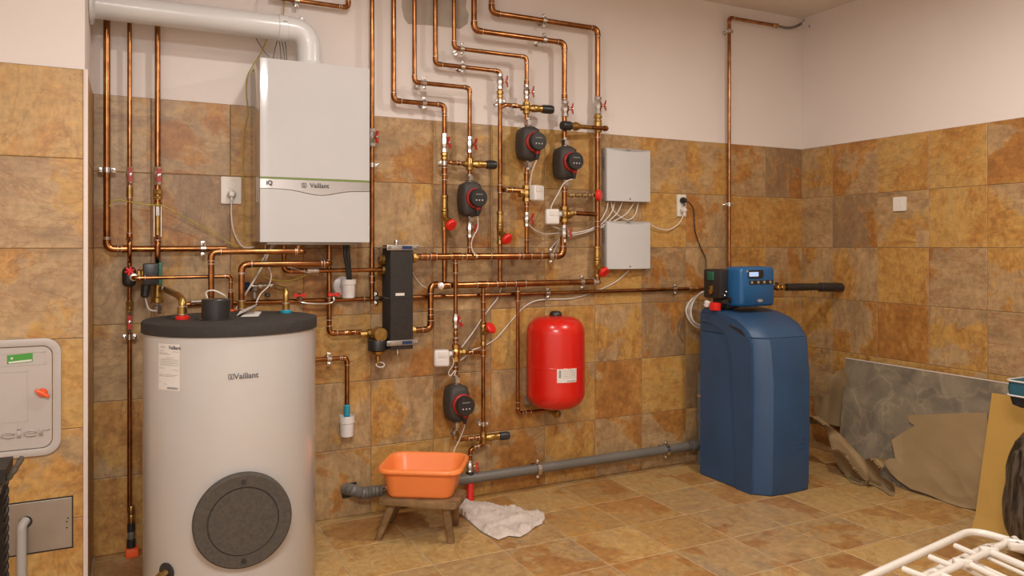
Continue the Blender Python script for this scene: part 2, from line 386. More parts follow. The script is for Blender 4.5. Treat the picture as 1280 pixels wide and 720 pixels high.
# grey patch of bare plaster high on the wall
pts = [(503,-30),(502,8),(505,22),(510,30),(530,31),(552,33),(575,36),(584,30),(586,18),(582,10),(586,-30)]
bm = NB(); prism(bm, [(W(x, y).x, W(x, y).z) for x, y in pts], lambda u, v, t: Vector((u, t, v)), .002, -.003)
mk('plaster_patch', bm, 'cement', wall_back, label='rough grey unpainted plaster patch')

# ---------------------------------------------------------------- plumbing vocabulary
def conv(p): return p.copy() if isinstance(p, Vector) else W(*p)
def snap(pts):
    P = [conv(p) for p in pts]
    for a, b in zip(P, P[1:]):
        d = b-a
        if abs(d.y) > .004: 
            continue
        if abs(d.x) < .2*abs(d.z): m = (a.x+b.x)/2; a.x = b.x = m
        elif abs(d.z) < .2*abs(d.x): m = (a.z+b.z)/2; a.z = b.z = m
    return P
def ring(bm, p, ax, r, h, n=14):
    ax = Vector(ax).normalized(); lathe(bm, [(r*.9, -h/2), (r, -h*.3), (r, h*.3), (r*.9, h/2)], p, ax, n)
def rings2(parent, items):
    for p, ax, r in items:
        bm = NB(); ring(bm, p, ax, r, .004, 12); mk('solder_ring', bm, 'solder', parent)
def clamp(parent, p, ax, r, d=None, standoff=True):
    p = Vector(p); ax = Vector(ax).normalized(); d = -p.y if d is None else d
    bm = NB(); x, y, z = frame(ax)
    lathe(bm, [(r*1.05, -.012), (r*1.36, -.011), (r*1.36, .011), (r*1.05, .012)], p, ax, 16)
    for s in (-1, 1):
        box(bm, p+x*s*(r*1.36+.007), (.018 if abs(x.x) > .5 else .020, .009, .018 if abs(x.z) > .5 else .020), .001)
    if standoff and d > r+.012:
        tube(bm, [p+Vector((0, r*1.1, 0)), Vector((p.x, -.005, p.z))], .0045, 8)
        lathe(bm, [(.014, 0), (.014, .003)], (p.x, -.0085, p.z), (0, 1, 0), 12)
    c = mk('pipe_clamp', bm, 'chrome', parent)
    for s in (-1, 1):
        bm = NB(); lathe(bm, [(.0065, 0), (.0065, .009), (.003, .011)], p+x*s*(r*1.36+.008)-y*.003, -y, 8); mk('screw', bm, 'chrome', c)
def pipe(label, runs, r, clamps=(), m='copper', name='copper_pipe', elbows=True, group=None, cat='pipe', rings=(), rb=None, couple=()):
    """runs: polylines of (px, py, wall distance); clamps: (px, py, d, 'v'|'h')"""
    R = [snap(x) for x in runs]
    allp = [p for x in R for p in x]
    base = min(allp, key=lambda p: p.z)
    t = thing(name, base, label, cat, group)
    for P in R:
        path, arcs = arcpath(P, rb or r*2.2)
        bm = NB(); tube(bm, path, r, 12); mk('tube', bm, m, t)
        if elbows:
            for arc, da, db in arcs:
                e = [arc[0]+da*r*.9]+arc+[arc[-1]+db*r*.9]
                bm = NB(); tube(bm, e, r*1.16, 12); el = mk('elbow', bm, m, t)
                rings2(el, ((e[0], da, r*1.24), (e[-1], db, r*1.24)))
    for q in rings:
        px, py, d, o = q[:4]; p = near(R, W(px, py, d), o)
        bm = NB(); ring(bm, p, (0,0,1) if o == 'v' else (1,0,0), r*1.3, .004, 12); mk('solder_ring', bm, 'solder', t)
    for q in couple:
        px, py, d, o, L = q[:5]; p = near(R, W(px, py, d), o); ax = Vector((0,0,1)) if o == 'v' else Vector((1,0,0))
        k = q[5] if len(q) > 5 else 1.22; mm = q[6] if len(q) > 6 else m
        bm = NB(); lathe(bm, [(r*1.02, -L/2-.002), (r*k, -L/2), (r*k, L/2), (r*1.02, L/2+.002)], p, ax, 14); cp = mk('coupling', bm, mm, t)
        rings2(cp, ((p-ax*L/2, ax, r*k*1.05), (p+ax*L/2, ax, r*k*1.05)))
    for q in clamps:
        px, py, d, o = q; p = near(R, W(px, py, d), o)
        clamp(t, p, (0,0,1) if o == 'v' else (1,0,0), r)
    t['label'] = label
    return t
def near(R, p, o):                     # snap a point onto the closest run axis
    best = None
    for P in R:
        for a, b in zip(P, P[1:]):
            d = b-a; L2 = d.length_squared
            if L2 < 1e-9: continue
            u = max(0, min(1, (p-a).dot(d)/L2)); q = a+d*u; e = (q-p).length
            if best is None or e < best[0]: best = (e, q)
    return best[1]

def ball_valve(px, py, d, r, label, L=.085, ax=(0,0,1), out=(0,-1,0), group='ball valves with red wing handles', handle='dark_red', tilt=0):
    p = W(px, py, d); ax = Vector(ax); out = Vector(out).normalized()
    t = thing('ball_valve', p-ax*L/2 if ax.z else p, label, 'valve', group)
    bm = NB(); k = L/2
    lathe(bm, [(r*1.25,-k),(r*1.45,-k+.002),(r*1.45,-k*.62),(r*1.2,-k*.58),(r*1.25,-k*.5),(r*1.6,-k*.25),(r*1.68,0),(r*1.6,k*.25),(r*1.25,k*.5),(r*1.2,k*.58),(r*1.45,k*.62),(r*1.45,k-.002),(r*1.25,k)], p, ax, 8)
    mk('body', bm, 'chrome', t, angle=25)
    bm = NB(); q = p+out*r*1.5; lathe(bm, [(r*.5,0),(r*.5,.012)], q, out, 10); mk('stem', bm, 'brass', t)
    # wing handle
    x, y, z = frame(out, -ax if abs(out.dot(ax)) < .9 else (1,0,0))
    lo = q+out*.011; hx = (ax-out*ax.dot(out)).normalized(); hy = out.cross(hx)
    if tilt: rot = Matrix.Rotation(tilt, 3, out); hx = rot @ hx; hy = rot @ hy
    prof = [(-.036,-.007),(-.030,-.010),(-.016,-.008),(0,-.012),(.016,-.008),(.030,-.010),(.036,-.007),(.036,.007),(.030,.010),(.016,.008),(0,.012),(-.016,.008),(-.030,.010),(-.036,.007)]
    def mf(u, v, tt): return lo+hx*u*.82+hy*v*.82+out*(tt+abs(u)*.25)
    bm = NB(); prism(bm, prof, mf, 0, .007); h = mk('handle', bm, handle, t, angle=30)
    bm = NB(); lathe(bm, [(.0075,0),(.0075,.006),(.004,.008)], lo+out*.007, out, 10); mk('handle_nut', bm, 'chrome', h)
    return t
def nut(t, p, ax, r, h, m='brass', n=6, name='nut'):
    bm = NB(); lathe(bm, [(r*.9,-h/2),(r,-h/2+.002),(r,h/2-.002),(r*.9,h/2)], p, ax, n); return mk(name, bm, m, t, angle=25)
def union(px, py, d, r, label, L=.04, m='brass', ax=(0,0,1), group='brass unions on the pipes'):
    p = W(px, py, d); ax = Vector(ax); t = thing('pipe_union', p-Vector((0,0,L/2)) if ax.z else p, label, 'fitting', group)
    bm = NB(); lathe(bm, [(r*1.15,-L/2),(r*1.15,L/2)], p, ax, 14); mk('sleeve', bm, m, t)
    nut(t, p+ax*L*.2, ax, r*1.65, L*.42, m, 8); nut(t, p-ax*L*.3, ax, r*1.5, L*.28, m, 8); return t
def mixing_valve(px, py, d, r, label, sgn=1, L=.165, rise=0):
    """brass cross body on the riser, barrel and black knob to one side"""
    p = W(px, py, d); t = thing('mixing_valve', p-Vector((0,0,.03)), label, 'valve', 'thermostatic mixing valves with black knobs')
    ax = Vector((sgn, -.12, rise)).normalized()
    bm = NB(); lathe(bm, [(r*1.3,-.034),(r*1.75,-.03),(r*1.75,-.014),(r*1.95,-.01),(r*1.95,.01),(r*1.75,.014),(r*1.75,.03),(r*1.3,.034)], p, (0,0,1), 12); mk('body', bm, 'brass', t)
    bm = NB(); lathe(bm, [(r*1.2,.012),(r*1.35,.02),(r*1.6,.03),(r*1.9,.036),(r*1.9,.058),(r*1.7,.062),(r*1.7,.088)], p, ax, 14); mk('barrel', bm, 'brass', t)
    k = L-.165
    bm = NB(); lathe(bm, [(r*1.55,.088),(r*1.95,.091),(r*2.0,.10),(r*2.0,.138+k),(r*1.8,.146+k),(r*.6,.1465+k)], p, ax, 20); kn = mk('knob', bm, 'black_plastic', t)
    bm = NB()
    for j in range(10):
        a = j*2*math.pi/10; x, y, z = frame(ax); tube(bm, [p+ax*.10+(x*math.cos(a)+y*math.sin(a))*r*2.0, p+ax*(.136+k)+(x*math.cos(a)+y*math.sin(a))*r*2.0], .0016, 6)
    mk('grip_ridge', bm, 'black_plastic', kn)
    bm = NB(); lathe(bm, [(r*1.2,-.034),(r*1.5,-.03),(r*1.5,-.015),(r*1.2,-.012)], p, ax, 12); mk('inlet_nut', bm, 'brass', t)
    return t
def pump(px, py, d, label, s=1.0, cable=None, Ltop=.05, Lbot=.05):
    p = W(px, py, d); t = thing('circulation_pump', p-Vector((0,0,.10*s)), label, 'pump', 'circulation pumps with black round heads')
    # insulation shell: rounded hexagon-like block
    bm = NB(); prof = [(-.058,-.06),(-.05,-.085),(-.022,-.098),(.022,-.098),(.05,-.085),(.058,-.06),(.063,0),(.058,.06),(.05,.085),(.022,.098),(-.022,.098),(-.05,.085),(-.058,.06),(-.063,0)]
    for (t0, k0), (t1, k1) in (((.045,.86),(.035,1)),((.035,1),(-.03,1)),((-.03,1),(-.052,.84)),((-.052,.84),(-.058,.6))):
        pass
    rings = []
    for tt, k in ((.05,.80),(.042,.96),(.0,1.0),(-.03,1.0),(-.052,.90),(-.060,.68)):
        rings.append([bm.verts.new(p+Vector((u*k*s, tt*s, v*k*s))) for u, v in prof])
    for A, B_ in zip(rings, rings[1:]):
        n = len(A)
        for j in range(n): bm.faces.new((A[j], A[(j+1) % n], B_[(j+1) % n], B_[j]))
    bm.faces.new(rings[0][::-1]); bm.faces.new(rings[-1]); mk('insulation_shell', bm, 'pump_shell', t, angle=50)
    for sg, L in ((1, Ltop), (-1, Lbot)):
        q = p+Vector((0, 0, sg*(.098*s+L*.42))); nut(t, q, (0,0,1), .024*s, L*.62, 'chrome', 6, 'union_nut')
        bm = NB(); lathe(bm, [(.018*s,-L*.52),(.018*s,L*.52)], q, (0,0,1), 14); mk('collar', bm, 'steel', t)
    o = Vector((0,-1,0)); f0 = p+Vector((.004, -.055*s, .002))
    bm = NB(); lathe(bm, [(.048*s,0),(.054*s,.006*s),(.056*s,.03*s),(.050*s,.036*s)], f0, o, 28); mk('motor_ring', bm, 'dark_red', t, label='dark red motor housing')
    bm = NB(); lathe(bm, [(.046*s,0),(.051*s,.004*s),(.051*s,.028*s),(.047*s,.034*s),(.002,.0345*s)], f0+o*.036*s, o, 28); hd = mk('control_head', bm, 'black_plastic', t)
    fc = f0+o*.0708*s
    mf = lambda u, v, tt: fc+Vector((u*s, -tt*.5, v*s))
    for u in (-.018, 0, .018):
        bm = NB(); lathe(bm, [(.0042*s,0),(.0042*s,.0012)], fc+Vector((u*s,0,-.014*s)), o, 12); mk('button', bm, 'light_print', hd)
    bm = text_bm('GRUNDFOS', .0085*s, lambda u, v, tt: mf(u, v+.018, tt)); mk('lettering', bm, 'light_print', hd, smooth=False)
    bm = NB(); box(bm, f0+Vector((.008*s,-.03*s,-.054*s)), (.024*s,.026*s,.026*s), .004); pl = mk('plug', bm, 'dark_red', t)
    bm = NB(); lathe(bm, [(.012*s,0),(.012*s,.016*s),(.008*s,.034*s)], f0+Vector((.008*s,-.03*s,-.066*s)), (.05,.1,-1), 12); mk('cable_gland', bm, 'black_plastic', pl)
    if cable:
        st = f0+Vector((.010*s,-.026*s,-.098*s)); pts = [st]+[conv(c) for c in cable]
        bm = NB(); tube(bm, cat_spline(pts), .0032, 8); mk('power_cable', bm, 'cable_white', t)
    return t
def strainer(px, py, d, r, label, Lc=.05, cap=True, dirx=.35, drop=.9, lean=1.0, k=1.0):
    """upright check valve barrel above a Y strainer whose leg ends in a red cap"""
    p = W(px, py, d); t = thing('strainer_valve', p-Vector((0,0,.10)), label, 'valve', 'brass strainer valves with red caps')
    z = Vector((0,0,1))
    bm = NB(); lathe(bm, [(r*1.2,.022),(r*1.6,.024),(r*1.6,.036),(r*1.35,.040),(r*1.35,.040+Lc),(r*1.6,.044+Lc),(r*1.6,.056+Lc),(r*1.2,.058+Lc)], p, z, 12); mk('check_valve', bm, 'brass', t)
    bm = NB(); lathe(bm, [(r*1.2,-.075),(r*1.5,-.073),(r*1.5,-.055),(r*1.2,-.05),(r*1.45,-.02),(r*1.45,.005),(r*1.6,.008),(r*1.6,.02),(r*1.2,.022)], p, z, 12); mk('body', bm, 'brass', t)
    a = Vector((dirx, -lean, -drop)).normalized()
    bm = NB(); lathe(bm, [(r*1.5,0),(r*1.45,.034*k),(r*1.8,.037*k),(r*1.8,.052*k),(r*1.3,.056*k),(r*1.3,.066*k)], p-z*.01, a, 10); mk('strainer_leg', bm, 'brass', t)
    if cap:
        bm = NB(); q = p-z*.01+a*.064*k; lathe(bm, [(.024,0),(.030,.003),(.031,.016),(.027,.022),(.012,.023)], q, a, 24); c = mk('cap', bm, 'red_plastic', t)
        bm = NB(); x, y, zz = frame(a)
        for j in range(16):
            g = j*math.pi/8; o = (x*math.cos(g)+y*math.sin(g))*.031; tube(bm, [q+o+a*.004, q+o+a*.015], .0016, 5)
        mk('grip_ridge', bm, 'red_plastic', c)
    return t
def rotbox(bm, c, s, bev, rz=0, rx=0, ry=0, seg=2):
    R = (Matrix.Rotation(rz, 3, 'Z') @ Matrix.Rotation(rx, 3, 'X') @ Matrix.Rotation(ry, 3, 'Y')); return box(bm, c, s, bev, seg, R)
def three_way(px, py, d, r, label, side=1, group='motorised three-way valves with white actuators', boxpx=None, tone='white_plastic'):
    p = W(px, py, d); t = thing('zone_valve', p-Vector((0,0,.05)), label, 'valve', group); z = Vector((0,0,1)); x = Vector((1,0,0))
    bm = NB(); lathe(bm, [(r*1.3,-.045),(r*1.85,-.043),(r*1.85,-.024),(r*1.4,-.020),(r*1.75,-.010),(r*1.75,.010),(r*1.4,.020),(r*1.85,.024),(r*1.85,.043),(r*1.3,.045)], p, z, 8); mk('body', bm, 'brass', t, angle=25)
    bm = NB(); lathe(bm, [(r*1.2,.005),(r*1.3,.028),(r*1.7,.030),(r*1.7,.044),(r*1.3,.046)], p, x*-side, 8); mk('side_port', bm, 'brass', t, angle=25)
    a = Vector((side*.95, -.55, .05)).normalized()
    bm = NB(); lathe(bm, [(.012,.005),(.012,.03),(.019,.032),(.019,.046)], p, a, 12); mk('spindle_nut', bm, 'chrome', t)
    q = W(*boxpx); bm = NB(); rotbox(bm, q, (.078, .05, .085), .012, rz=side*.35, seg=3); ab = mk('actuator', bm, tone, t)
    bm = NB(); tube(bm, [p+a*.04, q], .013, 10); mk('spindle', bm, 'white_plastic', ab)
    bm = NB(); rotbox(bm, q+Vector((.002*side,-.026,.02)), (.05,.004,.03), .001, rz=side*.35); mk('actuator_label', bm, 'label_white', ab)
    return t
def cable(label, pts, r=.0032, m='cable_white', name='cable', group=None, cat='cable', k=6):
    P = cat_spline([conv(p) for p in pts], k); bm = NB(); tube(bm, P, r, 8)
    return mk(name, bm, m, label=label, cat=cat, group=group)
# ---------------------------------------------------------------- hot water cylinder
CC = Vector((-3.724, -.596, 0)); CR = .3155; CH = 1.062
def wrap(a0, z0, R=CR): return lambda u, v, t: CC+Vector(((R+t)*math.sin(a0+u/R), -(R+t)*math.cos(a0+u/R), z0+v))
def ang_at(px):
    best = min((abs(CXP+FOC*(((CR*math.sin(a)+CC.x-CAM.x)*c_-(CC.y-CR*math.cos(a)-CAM.y)*s_)/((CR*math.sin(a)+CC.x-CAM.x)*s_+(CC.y-CR*math.cos(a)-CAM.y)*c_))-px), a) for a in [i*.01 for i in range(-150, 120)])
    return best[1]
cyl = thing('water_cylinder', CC, 'tall white enamelled hot water cylinder with dark lid and round grey flange cover', 'water heater')
bm = NB(); lathe(bm, [(CR-.03,.0),(CR-.004,.012),(CR-.004,.02),(CR,.028),(CR,.93),(CR,CH-.041)], CC, (0,0,1), 96); mk('jacket', bm, 'white_enamel', cyl)
bm = NB(); lathe(bm, [(CR-.01,CH-.043),(CR+.006,CH-.041),(CR+.006,CH-.006),(CR+.002,CH),(CR-.02,CH+.001)], CC, (0,0,1), 96); mk('lid', bm, 'black_foam', cyl, label='dark grey foam lid')
fc = Vector((CC.x, CC.y-CR-.03, .377)); o = Vector((0,-1,0))
bm = NB(); lathe(bm, [(.158,-.06),(.166,-.03),(.166,-.004),(.160,.002),(.121,.002),(.118,-.004),(.1165,-.004),(.1155,.003),(.01,.003)], fc, o, 64); fl_ = mk('flange_cover', bm, 'grey_foam', cyl, label='grey foam disc with two bolt holes')
for s in (-1, 1):
    bm = NB(); lathe(bm, [(.009,0),(.009,.0035),(.006,.0036)], fc+Vector((0,0,s*.139)), o, 16); mk('bolt_hole', bm, 'black_plastic', fl_)
zl = 1.341-162*2.69/FOC; aL = ang_at(306)
bm = text_bm('Vaillant', .0285, wrap(aL+.012, zl, CR+.0003), bold=.0004); mk('lettering', bm, 'grey_text', cyl, smooth=False)
def hare(map_, s, bm):                 # small emblem: rounded square frame with two upright strokes
    outer = rrect(-s/2, -s/2, s/2, s/2, s*.2, 3); inner = rrect(-s*.38, -s*.38, s*.38, s*.38, s*.14, 3)
    for t in (0, .0012):
        pass
    n = len(outer)
    A = [bm.verts.new(map_(u, v, .0012)) for u, v in outer]; B_ = [bm.verts.new(map_(u, v, .0012)) for u, v in inner]
    for i in range(n): bm.faces.new((A[i], A[(i+1) % n], B_[(i+1) % n], B_[i]))
    for poly in ([(-.22,.3),(-.12,.32),(-.02,-.02),(-.12,-.05)], [(.08,.3),(.18,.28),(.1,-.04),(0,-.02)], [(-.2,-.08),(.2,-.08),(.14,-.3),(-.14,-.3)]):
        bm.faces.new([bm.verts.new(map_(u*s, v*s, .0012)) for u, v in poly])
bm = NB(); hare(wrap(ang_at(289.0), zl, CR+.0003), .019, bm); mk('emblem', bm, 'grey_text', cyl, smooth=False)
# data sticker
aS = ang_at(211); zs0 = 1.341-(428-308)*2.72/FOC; zs1 = 1.341-(485-308)*2.72/FOC; zc = (zs0+zs1)/2; hs = zs0-zs1; ws = .098
bm = NB(); m = wrap(aS, zc, CR+.0002)
for i in range(8):
    u0, u1 = -ws/2+ws*i/8, -ws/2+ws*(i+1)/8
    bm.faces.new([bm.verts.new(m(u, v, .0006)) for u, v in ((u0,-hs/2),(u1,-hs/2),(u1,hs/2),(u0,hs/2))])
bmesh.ops.remove_doubles(bm, verts=bm.verts[:], dist=1e-5); st = mk('data_sticker', bm, 'label_white', cyl, label='white data sticker with small print')
bm = text_bm('Vaillant', .017, lambda u, v, t: m(u+.027, v+hs*.42, t*.3+.0008), bold=.0005); mk('lettering', bm, 'grey_text', st, smooth=False)
bm = NB()
def strip(bm, mp, u0, u1, v0, v1, t=.0010):
    bm.faces.new([bm.verts.new(mp(u, v, t)) for u, v in ((u0,v0),(u1,v0),(u1,v1),(u0,v1))])
random.seed(3)
for v, l, r in ((.44,-.04,-.014),(.415,-.04,-.016),(.345,-.045,-.02),(.335,.02,.045),(.30,-.045,-.005),(.275,-.045,.01),(.20,-.01,.02),(.16,-.04,.045),(.12,-.04,.045),(.08,-.04,.045),(.04,-.04,.045),(-.03,-.045,-.02),(-.06,.02,.045),(-.17,-.045,.04),(-.20,-.045,.03),(-.33,-.045,-.035),(-.37,-.02,-.005)):
    x = l
    while x < r:
        d = random.uniform(.002, .006); strip(bm, m, x, min(x+d, r), v*hs-.0006, v*hs+.0007); x += d+.0012
for k in range(14): strip(bm, m, -.005+k*.0034, -.003+k*.0034, -.475*hs, -.43*hs)
mk('small_print', bm, 'grey_text', st, smooth=False)
# drain cock low on the jacket
aD = ang_at(209); zd = 1.341-(712-308)*2.70/FOC; dp = wrap(aD, zd)(0, 0, 0); dn = Vector((math.sin(aD), -math.cos(aD), 0))
bm = NB(); lathe(bm, [(.032,0),(.034,.006),(.026,.009)], dp-dn*.002, dn, 24); dc = mk('drain_rosette', bm, 'black_plastic', cyl)
bm = NB(); lathe(bm, [(.014,0),(.014,.02),(.020,.022),(.020,.045),(.013,.048),(.013,.07)], dp, dn+Vector((0,0,-.35)), 8); mk('drain_cock', bm, 'brass', cyl)
# connections on the lid
def lid_pt(px, py): return FL(px, py, CH)
q = lid_pt(270, 399.5)
bm = NB(); lathe(bm, [(.062,0),(.062,.004),(.052,.006),(.052,.075),(.049,.079),(.01,.079)], q, (0,0,1), 36); mk('sleeve_cap', bm, 'black_plastic', cyl, label='short black plastic sleeve with flat cap')
tp = thing('lid_thermometer_wire', q+Vector((0,0,.079)), 'thin white sensor wire looped over the black sleeve on the cylinder lid', 'cable')
bm = NB(); tube(bm, cat_spline([q+Vector((-.03,0,.082)), q+Vector((-.035,0,.105)), q+Vector((-.01,-.01,.112)), q+Vector((.025,-.01,.095)), q+Vector((.035,0,.083))]), .0028, 8); mk('wire', bm, 'cable_white', tp)

# ---------------------------------------------------------------- wall-hung boiler
bx0, bx1 = -3.578, -3.093; bz0, bz1 = 1.360, 2.160; by = -.312
boil = thing('boiler', ((bx0+bx1)/2, 0, bz0), 'large glossy white wall-hung gas boiler with silver band above the copper pipes', 'boiler')
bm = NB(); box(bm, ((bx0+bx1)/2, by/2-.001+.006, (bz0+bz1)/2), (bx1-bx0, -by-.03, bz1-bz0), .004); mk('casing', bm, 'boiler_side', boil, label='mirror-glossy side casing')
zg = 1.6405
def bulge(x, amt): u = (x-(bx0+bx1)/2)/((bx1-bx0)/2); return amt*(1-u*u)
def panel(name, z0, z1, m, y0=by+.026, y1=by, bot=None, top=None, n=24, bulg=.004, parent=boil, label=None, rnd=.004):
    bm = NB(); fr = []; bk = []
    for i in range(n+1):
        u = i/n; x = bx0+(bx1-bx0)*u; zb = bot(u) if bot else z0; zt = top(u) if top else z1
        e = rnd if i in (0, n) else 0; yf = y1-bulge(x, bulg)+e
        fr.append((bm.verts.new((x, yf, zb)), bm.verts.new((x, yf, zt)))); bk.append((bm.verts.new((x, y0, zb)), bm.verts.new((x, y0, zt))))
    for i in range(n):
        bm.faces.new((fr[i][0], fr[i+1][0], fr[i+1][1], fr[i][1])); bm.faces.new((bk[i][0], bk[i][1], bk[i+1][1], bk[i+1][0]))
        bm.faces.new((fr[i][1], fr[i+1][1], bk[i+1][1], bk[i][1])); bm.faces.new((fr[i][0], bk[i][0], bk[i+1][0], fr[i+1][0]))
    for i in (0, n): bm.faces.new((fr[i][0], fr[i][1], bk[i][1], bk[i][0]))
    return mk(name, bm, m, parent, label)
panel('upper_panel', zg+.004, bz1, 'boiler_white')
panel('accent_strip', zg-.004, zg+.003, 'green_strip', label='thin green line')
bandbot = lambda u: 1.594-.024*math.exp(-((u-.53)/.20)**2)
panel('silver_band', 0, zg-.005, 'silver', bot=lambda u: bandbot(u)+.001, y1=by+.001, label='silver band that dips in the middle')
lowf = panel('lower_panel', bz0, 0, 'boiler_white', top=lambda u: bandbot(u)-.002, y1=by-.0)
cm = (bx0+bx1)/2
bm = text_bm('Vaillant', .029, lambda u, v, t: Vector((cm+.012+u, by-.0045-t, 1.612+v)), bold=.0005); mk('lettering', bm, 'grey_text', boil, smooth=False)
bm = NB(); hare(lambda u, v, t: Vector((cm-.056+u, by-.0045-t, 1.612+v)), .021, bm); mk('emblem', bm, 'grey_text', boil, smooth=False)
bm = text_bm('iQ', .026, lambda u, v, t: Vector((bx0+.038+u, by-.0035-t, 1.618+v)), bold=.0008); mk('lettering', bm, 'grey_text', boil, smooth=False)
bm = NB(); box(bm, (cm, by*.5, bz0-.006), (.42, .24, .012), .002); mk('underside_tray', bm, 'steel', boil)
# flue
fx = W(386, 75, .17).x; fz = 2.338
fl = thing('flue_pipe', (fx, -.17, bz1), 'fat glossy white flue pipe bending from the boiler top to the left wall', 'flue')
bm = NB(); path, _ = arcpath([(fx,-.17,bz1-.003),(fx,-.17,fz),(XL+.006,-.17,fz)], .085, 10); tube(bm, path, .0555, 36); mk('flue_tube', bm, 'flue_white', fl)
bm = NB(); lathe(bm, [(.066,0),(.066,.02),(.056,.03)], (fx,-.17,bz1+.001), (0,0,1), 36); mk('socket_collar', bm, 'flue_white', fl)
bm = NB(); lathe(bm, [(.082,0),(.080,.012),(.057,.02)], (XL+.002,-.17,fz), (1,0,0), 36); mk('wall_rosette', bm, 'flue_white', fl)
bm = NB(); lathe(bm, [(.0575,-.04),(.0595,-.038),(.0595,.0),(.0575,.002)], (fx-.10,-.17,fz), (1,0,0), 36); mk('joint_ring', bm, 'flue_white', fl)
bm = NB(); box(bm, (fx-.115, -.17-.0565, fz+.012), (.020,.002,.012)); mk('flue_sticker', bm, 'grey_text', fl, smooth=False)
bm = NB(); lathe(bm, [(.014,-.006),(.014,.012),(.010,.016)], (fx-.036,-.17,fz+.046), (.5,0,1), 12); mk('inspection_cap', bm, 'flue_white', fl)

# ---------------------------------------------------------------- copper pipes
def TOP(px, d, py=-60): p = W(px, py, d); p.z = ZC-.002; return p
def at_d(p, d): q = p.copy(); q.y = -d; return q
pipe('copper pipe down the left corner turning right below the boiler socket', [[TOP(133.5,.06),(133.5,310,.06),(283,312,.06)]], .0135, [(132,212.5,.06,'v'),(254,311,.06,'h')], couple=[(157,310,.06,'h',.03)], rings=[(133,297,.06,'v')])
pipe('thin copper pipe second from the left, dropping behind the cylinder to the floor', [[TOP(162,.06),(162,297,.06),(162,303,.10),(162,319,.10),(162,326,.06),(162,640,.06)]], .0092, [(163,421,.06,'v')], couple=[(162,240,.06,'v',.05,1.4,'brass'),(162,296,.06,'v',.03,1.3)], elbows=False, rb=.02)
pipe('copper pipe third from the left with a bridge bend over the horizontal pipe', [[TOP(197,.06),(197,296,.06),(197,303,.108),(197,321,.108),(197,329,.06),(197,392,.06)]], .0118, couple=[(197,304,.10,'v',.015,1.1)], elbows=False, rb=.025)
a = W(264,314,.33); b = W(380,315,.33)
pipe('front copper pipe rising from the black sleeve and ending under the boiler', [[FL(264,391,CH),a,b,at_d(b,.20),Vector((b.x,-.20,1.352))]], .0122, rings=[(371,315,.33,'h'),(264,330,.33,'v')], couple=[(264,383,.33,'v',.03,1.25)])
b = W(413,330,.33)
pipe('lower front copper pipe rising from the lid beside the leaflet', [[W(302,388.5,.33),(302,330,.33),b,at_d(b,.075)]], .013, rings=[(405,330,.33,'h'),(302,341,.33,'v')], couple=[(302,381,.33,'v',.035,1.3,'brass')], m='copper')
p0 = W(167,348,.28); e = W(288.5,345,.28)
pipe('slim copper pipe running from the small pump across to the cylinder lid', [[at_d(p0,.14),p0,e,Vector((e.x,-.28,CH+.0005))]], .0076, couple=[(289,377,.28,'v',.085,1.5),(178,347.5,.28,'h',.02,1.3)], rings=[(289,362,.28,'v')])
pipe('copper pipe running down the right side of the boiler', [[TOP(465,.06),(465,374,.06)]], .0118, [(467,206.5,.06,'v')], couple=[(464,349,.06,'v',.03)])
pipe('short copper pipe along the ceiling line above the flue elbow', [[W(340,-3,.05),(435.5,9,.05),TOP(435.5,.05)]], .0112, [(371,3,.05,'h')], rings=[(424,8,.05,'h')])
# six risers
A_, B_ = .065, .10
pipe('copper riser bending lowest of the six, leftmost at the top', [[TOP(492,A_),(492,126.5,A_),(555.5,130.5,A_),(555.5,352,A_)]], .0125, [(530,129,A_,'h'),(555,204,A_,'v')], rings=[(555,225,A_,'v'),(555.5,145,A_,'v')], couple=[(555.5,214,A_,'v',.035,1.2)])
pipe('copper riser that bends second lowest, leading to the leftmost pump', [[TOP(518,B_),(518,103.5,B_),(587,109,B_),(587,316,B_)]], .0112, [(530,105,B_,'h')], couple=[(587,303,B_,'v',.05,1.15),(587,175,B_,'v',.02,1.2)])
pipe('third copper riser from the left, running unbroken past two pumps to the middle red cap', [[TOP(544,A_),(544,81,A_),(625,88,A_),(625,352,A_)]], .0118, [(578,84,A_,'h'),(624,127,A_,'v')], couple=[(624.5,236,A_,'v',.04,1.2)])
pipe('copper riser bending above the highest pump, with clamp at its first bend', [[TOP(567.5,B_),(567.5,61,B_),(658.5,70.5,B_),(658,316,B_)]], .0112, [(577,62,B_,'h')], couple=[(658,104,B_,'v',.03,1.25),(658,222,B_,'v',.05,1.3),(658,256,B_,'v',.02,1.2)], rings=[(658,300,B_,'v')])
pipe('thicker copper riser feeding the rightmost pump', [[TOP(592.5,B_),(592.5,39,B_),(706,52.5,B_),(705,300,B_)]], .0148, [(680,49.5,B_,'h')], couple=[(706,121,B_,'v',.03,1.15),(705,236,B_,'v',.03,1.1)])
pipe('thicker copper riser bending highest, beside the regulator boxes', [[TOP(614.5,A_),(614.5,17,A_),(747.5,35,A_),(746.5,350,A_)]], .0148, [(680,26,A_,'h')], couple=[(746.5,280,A_,'v',.03,1.15)], rings=[(747,172,A_,'v')])
M1 = pipe('upper brown copper manifold between black separator and rightmost pump', [[(518,322,B_),(703.5,319,B_),(704,296,B_)]], .0172, [(688,319,B_,'h')], couple=[(530,321.6,B_,'h',.03,1.12,'copper_dark'),(541,321.5,B_,'h',.03,1.25,'copper_dark'),(570,321,B_,'h',.06,1.16),(588,321,B_,'h',.05,1.16),(658,320,B_,'h',.05,1.16)], rings=[(613,320.5,B_,'h'),(648,320,B_,'h'),(676,319.6,B_,'h')])
